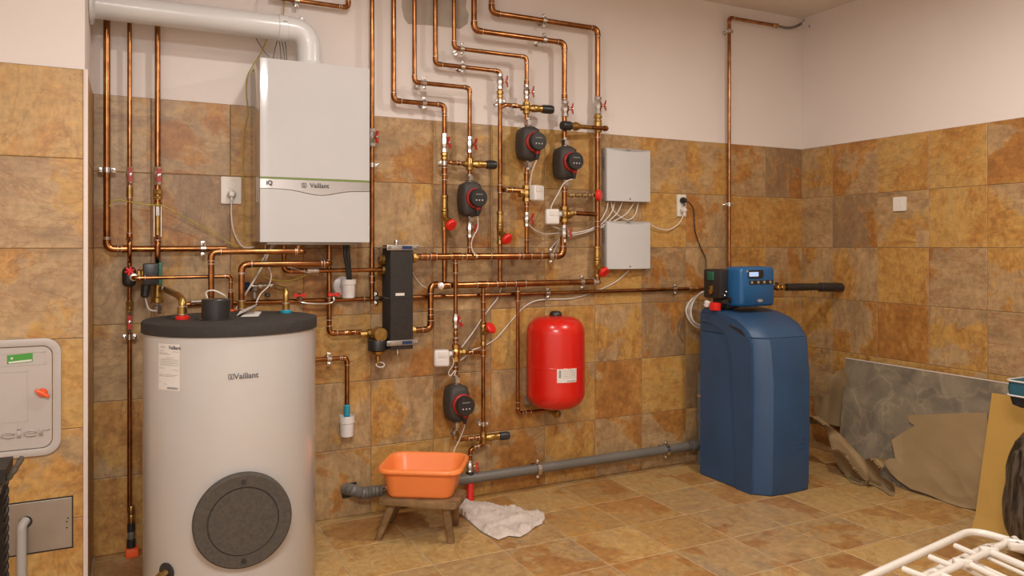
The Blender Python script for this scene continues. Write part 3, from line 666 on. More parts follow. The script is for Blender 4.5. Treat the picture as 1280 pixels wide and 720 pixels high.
pipe('lower copper manifold, in front of the thin cold water line', [[(553,357,A_),(749,352,A_)]], .0165, [(727,352.5,A_,'h')], couple=[(556,357,A_,'h',.05,1.14),(602,356,A_,'h',.06,1.16),(626,355,A_,'h',.05,1.16),(650,354.5,A_,'h',.06,1.16),(744,352.5,A_,'h',.03,1.2,'solder')])
pipe('copper elbow pipe dropping from lower manifold back to the separator foot', [[W(553,355.5,.062),(538.5,355.8,.062),(538,411,.062),(519,413.5,.062)]], .0150, rings=[(538,386,.062,'v')], couple=[(538,397,.062,'v',.03,1.1)])
pipe('thin copper cold water line running right to the softener', [[(233,378,.026),(881,362,.026)]], .0108, [(470,375,.026,'h'),(684.5,368,.026,'h'),(843.5,363,.026,'h')], m='copper', rings=[(300,377,.026,'h'),(455,375,.026,'h')], couple=[(866,362.5,.026,'h',.05,1.3,'brass')])
pipe('dull copper pipe from under the boiler to the black separator', [[Vector((W(355,338,.10).x,-.10,1.352)),(355,338,.10),(478,338,.10)]], .0105, couple=[(391,338,.10,'h',.05,1.25,'solder'),(372,338,.10,'h',.06,1.2,'copper_dark')], m='copper')
pipe('copper pipe dropping behind the braided hose to the brass dirt separator', [[Vector((W(411.5,338,.058).x,-.058,1.352)),(411.5,338,.058),(411.5,416,.058),(452,416,.058)]], .0120, couple=[(411,376,.058,'v',.03,1.2),(437,416,.058,'h',.05,1.12)], rings=[(411,400,.058,'v')])
pipe('short copper overflow pipe ending over a white cup', [[(388,449,.06),(434,448,.06),(433.5,512,.06)]], .0112, [(411.5,448.5,.06,'h')], rings=[(427,448,.06,'h')])
pipe('copper pipe dropping from the upper manifold to the lowest pump', [[(569.5,324,B_),(569.5,470,B_),]], .0108, couple=[(569,335,B_,'v',.05,1.2),(569,418,B_,'v',.03,1.15),(570,425,B_,'v',.02,1.4),(570,461,B_,'v',.02,1.25)])
pipe('copper pipe falling from lower manifold past a red cap towards the orange tub', [[(604,360,A_),(604,555,A_),(588,562,A_),(587.5,575,A_)]], .0105, [(603,530,A_,'v')], couple=[(604,382,A_,'v',.04,1.2),(604,441,A_,'v',.03,1.25),(595,559,A_,'h',.02,1.25)])
pipe('thin copper pipe dropping to the red expansion vessel', [[(647.5,358,A_),(647,513.5,A_),(690,515,A_)]], .0095, couple=[(648,370,A_,'v',.05,1.5),(660,514,A_,'h',.03,1.3)], rings=[(647,503,A_,'v')])
pipe('thin copper vertical pipe behind the softener head, up to the ceiling', [[(911,356,.05),(912,22,.05),(969,32,.05)]], .0112, [(911,39,.05,'v'),(911,255.5,.05,'v')], couple=[(973,33,.05,'h',.035,1.4,'brass')])
tb = [W(974,33,.05), W(984,35,.055), W(994,33.5,.05), W(1001,30,.03)]
cable('short grey conduit curving from the ceiling pipe end into the corner', tb, .0085, 'grey_pvc', 'conduit', cat='conduit')
cable('thin loose grey wire curled in the ceiling corner', [W(1000,31,.03), W(1004,26,.03), W(1009,22.5,.02), W(1009.5,26,.012), RW(1012,34,.02)], .0025, 'grey_pvc', 'loose_wire', cat='cable')
# horizontal links between risers
A2 = .083
pipe('short copper link from the leftmost riser to its mixing valve', [[(557,203,A_),W(562,203.5,A_)+Vector((0,-.018,0)),(585,205,B_)]], .0108, couple=[(573,204.5,B_,'h',.02,1.2)], elbows=False, group=None)
pipe('short copper link at the height of the topmost mixing valve', [[(626,134,A_),W(631,131.5,A_)+Vector((0,-.018,0)),(656,134,B_)]], .0108, couple=[(643,133,B_,'h',.03,1.25)], elbows=False)
pipe('short copper link left of the upper grey actuator', [[(626,237,A_),W(634,237,B_),(655,239,B_)]], .0120, couple=[(636,237.5,B_,'h',.03,1.2)], elbows=False)
byp = pipe('short brass bypass with a red end cap by the upper regulator box', [[(706,244,B_),(745,244.5,B_-.02)]], .0085, couple=[(714,244,.095,'h',.02,1.7,'brass'),(722,244,.09,'h',.02,1.5,'brass'),(730,244,.088,'h',.015,1.8,'brass'),(738,244,.085,'h',.02,1.5,'brass')], m='brass', elbows=False)
pipe('short copper link between lower grey actuator and the right riser', [[(708,266,B_),(745,268,A_+.012)]], .0130, couple=[(716,267,.095,'h',.02,1.25,'brass')], elbows=False)
pipe('short copper link right of the lowest three-way valve', [[(574,441,B_),(603,440.5,A_)]], .0092, couple=[(587,441,.085,'h',.03,1.2)], elbows=False)
pipe('short copper bypass under the lowest pump', [[(571,541,B_),(572,550,B_),(603,547,A_+.01)]], .0092, couple=[(588,548,.085,'h',.025,1.3),(596,547.5,.08,'h',.02,1.5)], elbows=False)
bm = NB(); q = W(746.5,244.5,.075); lathe(bm, [(.028,0),(.032,.004),(.032,.018),(.026,.024),(.008,.025)], q+Vector((-.01,-.012,0)), (.6,-.8,0), 24); mk('end_cap', bm, 'red_plastic', byp, label='round red cap')
# tee and horizontal bypass between the two thick risers
mixR = thing('mixing_valve', W(706,158,B_)-Vector((0,0,.03)), 'horizontal brass mixing valve whose black knob covers the rightmost pump riser', 'valve', 'thermostatic mixing valves with black knobs')
p = W(706,157,B_+.03); ax = (W(757,160.5,A_+.02)-p).normalized(); L_ = (W(757,160.5,A_+.02)-p).length
bm = NB(); lathe(bm, [(.005,-.022),(.023,-.02),(.026,-.012),(.026,.035),(.022,.04)], p, ax, 20); mk('knob', bm, 'black_plastic', mixR)
bm = NB(); lathe(bm, [(.020,.038),(.021,.07),(.025,.072),(.025,.085),(.018,.09),(.017,.105),(.013,.11),(.0125,L_*.62)], p, ax, 14); mk('barrel', bm, 'brass', mixR)
bm = NB(); lathe(bm, [(.0125,L_*.55),(.0125,L_*.95),(.016,L_*.952),(.016,L_*1.02),(.010,L_*1.05)], p, ax, 14); mk('outlet_tube', bm, 'copper', mixR)
bm = NB(); lathe(bm, [(.02,-.03),(.024,-.028),(.024,.028),(.02,.03)], W(747.2,159,A_), (0,0,1), 12); mk('tee', bm, 'brass', mixR)

# ball valves
ball_valve(162,219,.06,.0092,'small ball valve with red handle on the second left pipe', out=(.1,-1,0), L=.07)
ball_valve(197,220,.06,.0118,'ball valve with red handle above the long brass flow tube', out=(.1,-1,0), L=.08)
ball_valve(161,402,.06,.0092,'ball valve with dark red handle left of the cylinder lid', out=(.1,-1,0), L=.09)
ball_valve(465,172,.06,.0118,'ball valve peeping out right of the boiler edge', out=(.45,-1,0), L=.09)
ball_valve(555.5,179,A_,.0125,'ball valve on the leftmost riser, just below the tile top', out=(.35,-1,0), L=.10, tilt=.25)
ball_valve(587,181,B_,.0112,'ball valve above the leftmost mixing valve', out=(.8,-1,0), L=.085)
ball_valve(625,102,A_,.0118,'ball valve high on the white wall, first from the boiler', out=(1,-.6,0), L=.085, tilt=.12)
ball_valve(658,115,B_,.0112,'ball valve high on the white wall, right above the topmost mixing valve', out=(1,-.6,0), L=.08, tilt=.1)
ball_valve(706,136,B_,.0148,'ball valve above the rightmost pump', out=(1,-.6,0), L=.09, tilt=-.1)
ball_valve(747.3,132,A_,.0148,'rightmost ball valve, on the white wall over the regulator boxes', out=(1,-.6,0), L=.10, tilt=-.15)
ball_valve(587,287,B_,.0112,'ball valve under the leftmost pump', out=(.8,-1,0), L=.085)
ball_valve(658,274,B_,.0112,'ball valve below the upper grey actuator', out=(.8,-1,0), L=.08)
ball_valve(704.7,292,B_,.0135,'ball valve under the lower grey actuator, by the cable bundle', out=(.9,-.8,0), L=.10)
ball_valve(569.5,401,B_,.0108,'ball valve below the manifolds with a pinkish red handle', out=(.3,-1,0), L=.075, tilt=.4)
ball_valve(587.5,583,A_,.0120,'brass ball valve with red side handle behind the orange tub', out=(1,-.4,0), L=.07, handle='red_plastic')
union(555.5,195,A_,.0125,'brass union under the leftmost riser valve')
union(625,118,A_,.0118,'brass union on the white wall under the first high valve', L=.045)
union(747.2,148,A_,.0148,'brass union under the rightmost ball valve', L=.045)
union(197,243,.06,.0118,'nickel and brass union on the third left pipe', L=.05)
union(162,383,.06,.0092,'brass union left of the cylinder, under the small pump', L=.05)
# long slender flow tube on the third pipe
t = thing('flow_meter', W(197,300,.06), 'slender brass flow tube with rods on the third left pipe', 'meter')
bm = NB(); lathe(bm, [(.012,0),(.014,.004),(.014,.02),(.0125,.05),(.0150,.10),(.0150,.11),(.0135,.15),(.0155,.165)], W(197,300,.06), (0,0,1), 14); mk('body', bm, 'brass', t)
for s in (-1, 1):
    bm = NB(); c = W(197,296,.06)+Vector((s*.014,-.006,0)); tube(bm, [c, c+Vector((0,0,.14))], .0022, 6); mk('guide_rod', bm, 'chrome', t)
bm = NB(); box(bm, W(197,264,.078), (.013,.006,.04), .001); mk('sight_glass', bm, 'label_white', t)
# foot of the third pipe
t = thing('pipe_union', W(197,392,.06), 'brass tee and silver check nut behind the cylinder lid', 'fitting')
bm = NB(); lathe(bm, [(.017,0),(.017,.012),(.022,.014),(.022,.034),(.019,.036),(.019,.05)], W(197,392,.06), (0,0,1), 8); mk('check_nut', bm, 'chrome', t)
bm = NB(); lathe(bm, [(.018,0),(.024,.003),(.024,.024),(.018,.028),(.0165,.09),(.014,.12)], W(197,379,.06), (0,0,1), 12); mk('tee', bm, 'brass', t)
# red ringed and blue ringed lid connections
q = lid_pt(228, 399.5); c0 = W(197,361,.06); zt = c0.z
pipe('brass elbow pipe standing in a red ring on the cylinder lid', [[Vector((c0.x+.012,-.06,zt)),Vector((q.x-.045,-.12,zt)),Vector((q.x-.01,q.y+.06,zt-.004)),Vector((q.x,q.y,zt-.02)),Vector((q.x,q.y,CH+.006))]], .0135, m='brass', couple=[(227,388,-q.y,'v',.03,1.3),(214,361,.11,'h',.02,1.2,'solder')], rb=.03, elbows=False)
bm = NB(); lathe(bm, [(.025,0),(.026,.004),(.026,.012),(.016,.015)], q+Vector((0,0,.0008)), (0,0,1), 24); mk('sealing_ring', bm, 'red_plastic', label='red plastic ring around the left lid connection', cat='ring')
q = lid_pt(357.5, 391.5); zt = CH+.098
pipe('short brass elbow pipe standing in a blue ring on the cylinder lid', [[Vector((q.x,-.20,zt)),Vector((q.x,q.y,zt)),Vector((q.x,q.y,CH+.006))]], .0115, m='brass', couple=[(357.5,384,-q.y,'v',.035,1.35)], rb=.03, elbows=False)
bm = NB(); lathe(bm, [(.022,0),(.023,.004),(.023,.011),(.015,.014)], q+Vector((0,0,.0008)), (0,0,1), 24); mk('sealing_ring', bm, 'cyan_plastic', label='blue plastic ring around the right lid connection', cat='ring')
q = Vector((W(288.5,345,.28).x, -.28, CH+.0008)); bm = NB(); lathe(bm, [(.022,0),(.022,.006),(.015,.009)], q, (0,0,1), 24); mk('sealing_ring', bm, 'orange_red', label='orange ring under the slim pipe on the cylinder lid', cat='ring')
# leaflet
lf = thing('leaflet', FL(309,392,CH), 'small folded white leaflet lying on the cylinder lid', 'leaflet')
for pts, nm in (([(296,395,.004),(300,389,.010),(322,380,.045),(318,386,.012)], 'page'), ([(301,396,.002),(311,389,.006),(327,390,.004),(323,395.5,.002)], 'page')):
    bm = NB(); P = [FL(x, y, CH+h) for x, y, h in pts]
    v = [bm.verts.new(p) for p in P]+[bm.verts.new(p+Vector((0,0,.0015))) for p in P]
    bm.faces.new(v[:4][::-1]); bm.faces.new(v[4:])
    for i in range(4): bm.faces.new((v[i], v[(i+1) % 4], v[4+(i+1) % 4], v[4+i]))
    mk(nm, bm, 'label_white', lf, smooth=False)
# small pump left of the cylinder
t = thing('circulation_pump', W(165,358,.11), 'small horizontal pump with black motor and green back left of the cylinder', 'pump')
c = W(161.5,346,.105)
bm = NB(); box(bm, c, (.055,.075,.088), .022, 3); mk('insulation_shell', bm, 'black_plastic', t)
bm = NB(); lathe(bm, [(.024,0),(.027,.003),(.027,.012),(.022,.016),(.026,.018),(.026,.034),(.02,.036)], c+Vector((.030,-.006,.006)), (1,0,0), 8); mk('union_nut', bm, 'brass', t)
mc = W(187,342.5,.115); bm = NB(); box(bm, mc+Vector((.004,0,0)), (.060,.085,.092), .006, 2); mk('motor', bm, 'black_plastic', t)
bm = NB(); box(bm, mc+Vector((.041,0,.002)), (.014,.086,.098), .003, 2); mk('motor_back', bm, 'green_plastic', t, label='green rear cap')
bm = NB(); lathe(bm, [(.018,0),(.018,.05),(.012,.056)], mc+Vector((-.014,-.01,-.044)), (-.08,0,-1), 14); pl = mk('plug', bm, 'black_plastic', t)
bm = NB(); tube(bm, cat_spline([mc+Vector((-.018,-.01,-.095)), W(185,385,.11), W(190,391,.10)+Vector((0,.0,.01)), W(196,392,.09)+Vector((0,0,.012))]), .0036, 8); mk('power_cable', bm, 'cable_white', t)
bm = NB(); 
for k in range(3):
    a = k*math.pi/3+.3; d = Vector((math.cos(a), 0, math.sin(a)))*.019; tube(bm, [c+Vector((.002,-.042,.026))-d, c+Vector((.002,-.042,.026))+d], .005, 6)
mk('star_handle', bm, 'red_plastic', t)
bm = NB(); lathe(bm, [(.013,0),(.016,.002),(.016,.01),(.012,.012)], at_d(p0,.15), (0,-1,0), 16); mk('port_ring', bm, 'solder', t)
# foot of second pipe: black couplings and red box at the floor
t = thing('floor_inlet', Vector((W(165,690,.06).x,-.06,0)), 'black and grey pipe couplings entering a red floor box left of the cylinder', 'pipe fitting')
xx = W(164,640,.06).x
def zz(py, d=.06, px=164): return W(px, py, d).z
for (y0, y1, r, m, n) in ((643,632,.014,'brass','union_nut'),(654,643,.013,'brass','union_nut'),(664,654,.016,'black_plastic','coupling'),(674,664,.0125,'grey_pvc','coupling'),(686,674,.018,'black_plastic','coupling'),(692,684,.016,'black_plastic','coupling')):
    bm = NB(); a, b = zz(y0), zz(y1); lathe(bm, [(r*.9,0),(r,.002),(r,b-a-.002),(r*.9,b-a)], (xx,-.06,a), (0,0,1), 12); mk(n, bm, m, t)
bm = NB(); a = zz(692); tube(bm, [(xx,-.06,.02),(xx,-.06,a+.01)], .012, 12); mk('grey_pipe', bm, 'grey_pvc', t)
bm = NB(); box(bm, (xx+.004,-.064,.019), (.05,.06,.036), .004); mk('floor_box', bm, 'orange_red', t)

# ---------------------------------------------------------------- pumps, valves of the manifold
pump(587,249,B_,'leftmost pump of the upper three, with cable to the manifold', .93, [(597,285,.15),(590,300,.14),(590,312,.13),(597,322,.125)], .04, .04)
pump(660,180,B_,'highest pump, directly under the topmost mixing valve', .95, [(665,215,.15),(663,228,.13),(662,236,.12)], .05, .05)
pump(706,204,B_,'rightmost pump, nearest the regulator boxes', .95, [(706,228,.15),(697,243,.14),(690,256,.13),(688,265,.12)], .05, .05)
pump(570.5,503,B_,'lowest pump, above the orange tub', .97, [(580,535,.15),(575,548,.13),(569,560,.12),(567,566,.12)], .05, .05)
mixing_valve(587,205,B_,.0112,'mixing valve on the tiles over the leftmost pump', 1, .165)
mixing_valve(658,135,B_,.0112,'topmost mixing valve on the white wall with a round mark above', 1, .175)
mixing_valve(604,547,A_,.0105,'lowest mixing valve with knob pointing right, near the grey drain pipe', 1, .165)
strainer(555.5,270,A_,.0125,'leftmost strainer valve with round red cap', dirx=.25, drop=.55, lean=.75, k=.85)
strainer(625,288,A_,.0118,'middle strainer valve with red cap, between the two left pump lines', Lc=.045, dirx=.25, drop=.55, lean=.75, k=.85)
strainer(746.5,330,A_,.0148,'rightmost strainer valve with red cap over the lower manifold end', Lc=.045, dirx=.2, drop=.55, lean=.75, k=.8)
t = strainer(604,415,A_,.0105,'compact brass valve whose red cap points up, below the manifolds', Lc=.0, dirx=.55, drop=-.75, lean=.9, k=.75)
three_way(658,242,B_,.0125,'three-way valve with grey-white actuator to its right, under the highest pump', 1, boxpx=(671,241.5,.13))
three_way(705,268,B_,.0140,'three-way valve with grey-white actuator to its left, under the rightmost pump', -1, boxpx=(690,271,.13))
three_way(570,441,B_,.0125,'lower three-way valve with white actuator to its left, above the lowest pump', -1, boxpx=(552,447.5,.13))
# outlet valve of the lowest pump
t = thing('shutoff_valve', W(569,549,B_), 'small nickel shut-off valve below the lowest pump', 'valve')
bm = NB(); lathe(bm, [(.012,0),(.018,.003),(.018,.022),(.013,.026),(.017,.03),(.017,.05)], W(569,549,B_), (0,0,1), 8); mk('body', bm, 'brass', t)
bm = NB(); lathe(bm, [(.010,0),(.010,.02),(.016,.022),(.016,.034),(.006,.036)], W(569,543,B_), (-.7,-.6,.5), 10); mk('knob', bm, 'chrome', t)
# red hose tail under the tub valve
t = thing('drain_hose_tail', Vector((W(587,600,A_).x, -A_, 0)), 'short corrugated red hose tail with black band standing behind the rag', 'hose')
xx = W(587.5,600,A_).x; bm = NB(); pr = []; z = .004
z1 = W(587,596,A_).z
while z < z1: pr += [(.0195,z),(.0215,z+.004),(.0195,z+.008)]; z += .009
lathe(bm, pr, (xx,-A_,0), (0,0,1), 18); mk('hose', bm, 'red_plastic', t)
bm = NB(); lathe(bm, [(.020,0),(.0225,.002),(.0225,.026),(.019,.028)], (xx,-A_,z1), (0,0,1), 18); mk('hose_band', bm, 'black_plastic', t)

# ---------------------------------------------------------------- hydraulic separator
t = thing('hydraulic_separator', (W(497,438,.12).x, -.10, W(497,438,.12).z), 'tall black foam-clad hydraulic separator with two steel straps', 'separator')
x0 = W(478.5,370,.055).x; t_ = (488-CXP)/FOC; best = min(((abs(W(488,370,d/1000).x-x0), d/1000) for d in range(60, 260)), key=lambda a: a[0]); yf = best[1]
x1 = W(516.5,370,yf).x; zt, zb = W(500,306.5,yf).z, W(500,437,yf).z
bm = NB(); box(bm, ((x0+x1)/2, -(yf+.045)/2, (zt+zb)/2), (x1-x0, yf-.045, zt-zb), .004, 2); mk('foam_shell', bm, 'black_foam', t)
bm = NB(); box(bm, ((x0+x1)/2, -(yf+.045)/2, (zt+zb)/2-.004), (x1-x0+.003, yf-.042, .003)); mk('shell_joint', bm, 'black_plastic', t)
for (ya, yb) in ((309.5, 0), (428.5, 1)):
    z = W(500, ya, yf).z
    bm = NB(); box(bm, ((x0+x1)/2+.004, -yf-.003, z), (x1-x0+.045, .004, .026), .001); sp = mk('strap', bm, 'steel', t)
    for s in (-1, 1):
        bm = NB(); lathe(bm, [(.009,0),(.009,.006),(.005,.009)], ((x0+x1)/2+.004+s*(x1-x0+.02)/2, -yf-.005, z), (0,-1,0), 6); mk('strap_bolt', bm, 'chrome', sp)
        bm = NB(); tube(bm, [((x0+x1)/2+.004+s*((x1-x0)/2+.012), -yf-.002, z), ((x0+x1)/2+.004+s*((x1-x0)/2+.012), -.009, z)], .005, 8); mk('strap_rod', bm, 'chrome', sp)
    bm = NB(); box(bm, ((x0+x1)/2+.025, -yf-.0053, z), (.05,.001,.016)); mk('strap_label', bm, 'navy', sp, smooth=False)
bm = NB(); box(bm, W(500,368,yf+.002), (.045,.002,.013)); mk('type_label', bm, 'label_white', t, smooth=False)
bm = NB(); lathe(bm, [(.010,0),(.010,.012),(.014,.014),(.012,.024)], ((x0+x1)/2-.005,-yf*.6,zt), (0,0,1), 12); mk('air_vent', bm, 'chrome', t)
bm = NB(); lathe(bm, [(.006,0),(.006,-.014),(.011,-.016),(.011,-.034),(.007,-.040)][::-1], ((x0+x1)/2+.0,-yf*.6,zb), (0,0,1), 12); mk('drain_nipple', bm, 'chrome', t)
for (px, py, s) in ((478,338,-1),(478,325,-1),(518,322,1),(518,413,1)):
    bm = NB(); q = W(px, py, .085); q.x = x0 if s < 0 else x1+.020; q.y = -.085 if s < 0 else -.10 if py < 400 else -.065; lathe(bm, [(.018,0),(.026,.003),(.026,.018),(.019,.02),(.019,.03)], q, (s,0,0), 8); mk('port_nut', bm, 'brass', t)
# dirt separator
c = W(473.5,418,.13)
t = thing('dirt_separator', c-Vector((0,0,.16)), 'brass dirt separator with black cup and white ring at the separator foot', 'filter')
bm = NB(); lathe(bm, [(.0,-.03),(.024,-.03),(.037,-.015),(.037,.028),(.033,.033),(.01,.034)], c, (.1,-1,0), 24); mk('body', bm, 'brass', t)
bm = NB(); lathe(bm, [(.017,.02),(.024,.024),(.024,.045),(.017,.049),(.013,.08)], c+Vector((0,.04,0)), (-1,.02,0), 8); mk('inlet_nut', bm, 'brass', t)
bm = NB(); lathe(bm, [(.030,0),(.048,.006),(.050,.05),(.045,.060),(.035,.066)], c+Vector((-.002,.012,-.083)), (0,0,1), 24); mk('magnet_cup', bm, 'black_plastic', t)
bm = NB(); lathe(bm, [(.010,-.05),(.010,-.032),(.014,-.030),(.014,-.012),(.033,0),(.036,.012)], c+Vector((-.002,.012,-.095)), (0,0,1), 16); mk('drain_cone', bm, 'brass', t)
bm = NB(); q = c+Vector((.010,.008,-.150)); tube(bm, [q+Vector((.020*math.cos(a)+.006*math.sin(a),0,.011*math.sin(a)-.006*math.cos(a))) for a in [k*math.pi/8 for k in range(16)]], .0028, 6, closed=True); mk('hanging_ring', bm, 'white_plastic', t)
# funnel, cup, black hoses
t = thing('tundish', W(435.5,373,.10), 'white plastic funnel cup under the black drain hoses', 'funnel')
q = W(435.5,373,.10); bm = NB(); lathe(bm, [(.024,0),(.030,.004),(.033,.066),(.037,.068),(.037,.092),(.033,.092),(.030,.07),(.022,.012),(.005,.01)], q, (0,0,1), 28); mk('cup', bm, 'white_plastic', t)
bm = NB(); lathe(bm, [(.048,0),(.047,.010),(.038,.014)], W(428,357,.004)+Vector((0,.001,0)), (0,-1,0), 28); mk('wall_rosette', bm, 'white_plastic', t)
bm = NB(); tube(bm, [W(428,357,.01), W(434,360,.07)], .018, 14); mk('outlet_elbow', bm, 'white_plastic', t)
for dx, lb in ((0, 'left of two black drain hoses hanging into the white funnel'), (4, 'right of two black drain hoses hanging into the white funnel')): cable(lb, [Vector((W(431+dx,303,.115).x,-.115,1.354)),(431.5+dx,320,.12),(434.5+dx*.6,338,.11),(436+dx*.5,356,.10)], .0095, 'black_plastic', 'drain_hose', 'black drain hoses over the funnel', 'hose')
q = W(433.5,545.5,.06)
t = thing('tundish', q, 'white cup hanging under the cyan-taped overflow pipe', 'cup')
bm = NB(); lathe(bm, [(.024,0),(.031,.003),(.034,.066),(.037,.068),(.037,.102),(.034,.102),(.032,.07),(.022,.012),(.005,.01)], q, (0,0,1), 28); mk('cup', bm, 'white_plastic', t)
bm = NB(); lathe(bm, [(.013,0),(.016,.008),(.013,.02),(.017,.03),(.014,.045),(.0165,.055),(.0125,.06)], W(433.5,521,.06), (0,0,1), 12); mk('thread_tape', bm, 'cyan_plastic', t, label='cyan sealing tape')
# safety valve group
q = W(322,358,.06)
t = thing('safety_valve', W(320,376,.06), 'chrome safety valve group with dark blue cap behind the white cables', 'valve')
bm = NB(); lathe(bm, [(.019,0),(.021,.003),(.021,.022),(.017,.026)], W(312,358,.07), (-1,0,0), 12); mk('cap', bm, 'navy', t)
bm = NB(); lathe(bm, [(.010,0),(.013,.01),(.010,.03),(.016,.034),(.016,.05),(.010,.054),(.010,.08),(.014,.084),(.014,.10)], W(313,357.5,.07), (1,0,.03), 10); mk('body', bm, 'chrome', t)
bm = NB(); lathe(bm, [(.011,0),(.011,.03),(.020,.035),(.022,.055),(.012,.06)], W(318,373,.06), (0,0,1), 12); mk('stem', bm, 'steel', t)
bm = NB(); lathe(bm, [(.010,0),(.012,.004),(.012,.018),(.008,.02)], W(334,366,.075), (0,-.2,-1), 12); mk('black_knob', bm, 'black_plastic', t)
# filling loop
t = thing('filling_loop', W(395,378,.07), 'braided steel filling hose between two red tap handles', 'hose')
bm = NB(); P = cat_spline([W(374,370,.06), W(374,376,.075), W(380,378.5,.085), W(396,379.5,.09), W(412,379,.085), W(417,376,.075), W(417,371,.07)], 8); tube(bm, P, .0068, 12); mk('braided_hose', bm, 'chrome', t)
for px, py in ((374,374),(417,373)):
    bm = NB(); lathe(bm, [(.010,0),(.013,.004),(.013,.018),(.009,.02),(.009,.034)], W(px,py+1,.06), (0,-.35,1), 8); mk('tap_body', bm, 'chrome', t)
    bm = NB(); q = W(px,py-5,.085)
    prism(bm, [(-.028,-.006),(-.020,-.011),(-.008,-.005),(.008,-.005),(.020,-.011),(.028,-.006),(.028,.008),(.018,.010),(.006,.004),(-.006,.004),(-.018,.010),(-.028,.008)], lambda u, v, tt: q+Vector((u, -tt, v)), 0, .012); mk('tap_handle', bm, 'red_plastic', t)
q = W(262,376.5,.06)
t = thing('drain_tap', W(250,378,.05), 'small nickel tap with red handle half hidden by the black sleeve', 'tap')
bm = NB(); lathe(bm, [(.008,0),(.012,.004),(.012,.02),(.009,.022),(.009,.05),(.013,.052),(.013,.07)], W(238,378,.05), (1,-.1,.05), 8); mk('body', bm, 'chrome', t)
bm = NB(); rotbox(bm, W(257,377,.07), (.030,.010,.014), .003, ry=.3); mk('handle', bm, 'red_plastic', t)
q = W(552,357,.085)
t = thing('air_vent', q-Vector((0,0,.015)), 'small chrome vent valve on the left end of the lower manifold', 'valve')
bm = NB(); lathe(bm, [(.012,0),(.012,.02),(.017,.022),(.017,.035),(.008,.037)], q, (-.5,-1,0), 10); mk('body', bm, 'chrome', t)

# ---------------------------------------------------------------- expansion vessel
VC = Vector((-2.395, -.18, 0)); vx = W(694.5,450,.18).x; VC.x = vx; zb, zt = .474, .963; R = .1575
t = thing('expansion_vessel', (vx,-.18,zb-.03), 'bright red expansion vessel with white label hung on the tiled wall', 'expansion vessel')
prof = []
for k in range(9):
    a = -math.pi/2+k*math.pi/16; prof.append((R-.085+.085*math.cos(a) if k else .055, zb+.085+.085*math.sin(a)))
zm = W(694,456,.18).z
prof += [(R,zb+.10),(R,zm-.03),(R,zm-.004),(R+.0012,zm-.002),(R+.0012,zm+.002),(R,zm+.004),(R,zm+.03)]
for k in range(9):
    a = k*math.pi/16; prof.append((R-.085+.085*math.cos(a), zt-.085+.085*math.sin(a)))
prof[-1] = (.07, zt-.0005); prof.append((.03, zt+.006))
bm = NB(); lathe(bm, prof, (vx,-.18,0), (0,0,1), 64); mk('shell', bm, 'vessel_red', t, angle=22)
bm = NB(); lathe(bm, [(.034,0),(.035,.006),(.031,.018),(.022,.026),(.008,.027)], (vx,-.18,zt+.003), (0,0,1), 20); mk('valve_cap', bm, 'black_plastic', t)
bm = NB(); lathe(bm, [(.054,0),(.058,.003),(.058,.010),(.05,.012)], (vx,-.18,zb-.008), (0,0,1), 28); mk('bottom_flange', bm, 'steel', t)
al = .19; mL = lambda u, v, tt: Vector((vx,-.18,0))+Vector(((R+tt)*math.sin(al+u/R-.0), -(R+tt)*math.cos(al+u/R), W(709,468,.3).z+v))
wl, hl = .112, .072; al = -.12
bm = NB()
for i in range(10): bm.faces.new([bm.verts.new(mL(u, v, .0012)) for u, v in ((-wl/2+wl*i/10,-hl/2),(-wl/2+wl*(i+1)/10,-hl/2),(-wl/2+wl*(i+1)/10,hl/2),(-wl/2+wl*i/10,hl/2))])
bmesh.ops.remove_doubles(bm, verts=bm.verts[:], dist=1e-5); lb = mk('label_sheet', bm, 'label_white', t, label='white rating label')
bm = NB()
for k in range(5): strip(bm, mL, -.046, -.034, .022-k*.008, .027-k*.008, .0016)
for r_ in range(5):
    x = -.024
    while x < .048:
        d = random.uniform(.003, .009); strip(bm, mL, x, min(x+d,.049), .024-r_*.009, .0256-r_*.009, .0016); x += d+.002
for k in range(9): strip(bm, mL, -.002+k*.0056, .002+k*.0056, -.031, -.0265, .0016)
mk('small_print', bm, 'grey_text', lb, smooth=False)
bm = NB(); tube(bm, [(vx,-.18,zb-.006),(vx,-.18,zb-.028),(vx-.01,-.14,zb-.034),(W(690,515,.066).x,-.07,zb-.028)], .011, 12); mk('connection', bm, 'brass', t)
bm = NB(); lathe(bm, [(.006,-.02),(.018,-.016),(.022,0),(.018,.016),(.006,.02)], (vx+.0,-.19,zb-.034), (.3,-1,0), 16); mk('service_cap', bm, 'brass', t)
bm = NB(); box(bm, (vx-.07,-.012,zb+.01), (.07,.012,.055), .002); box(bm, (vx-.05,-.075,zb+.004), (.03,.13,.004)); box(bm, (vx-.03,-.13,zb-.004), (.10,.03,.004)); mk('wall_bracket', bm, 'steel', t)

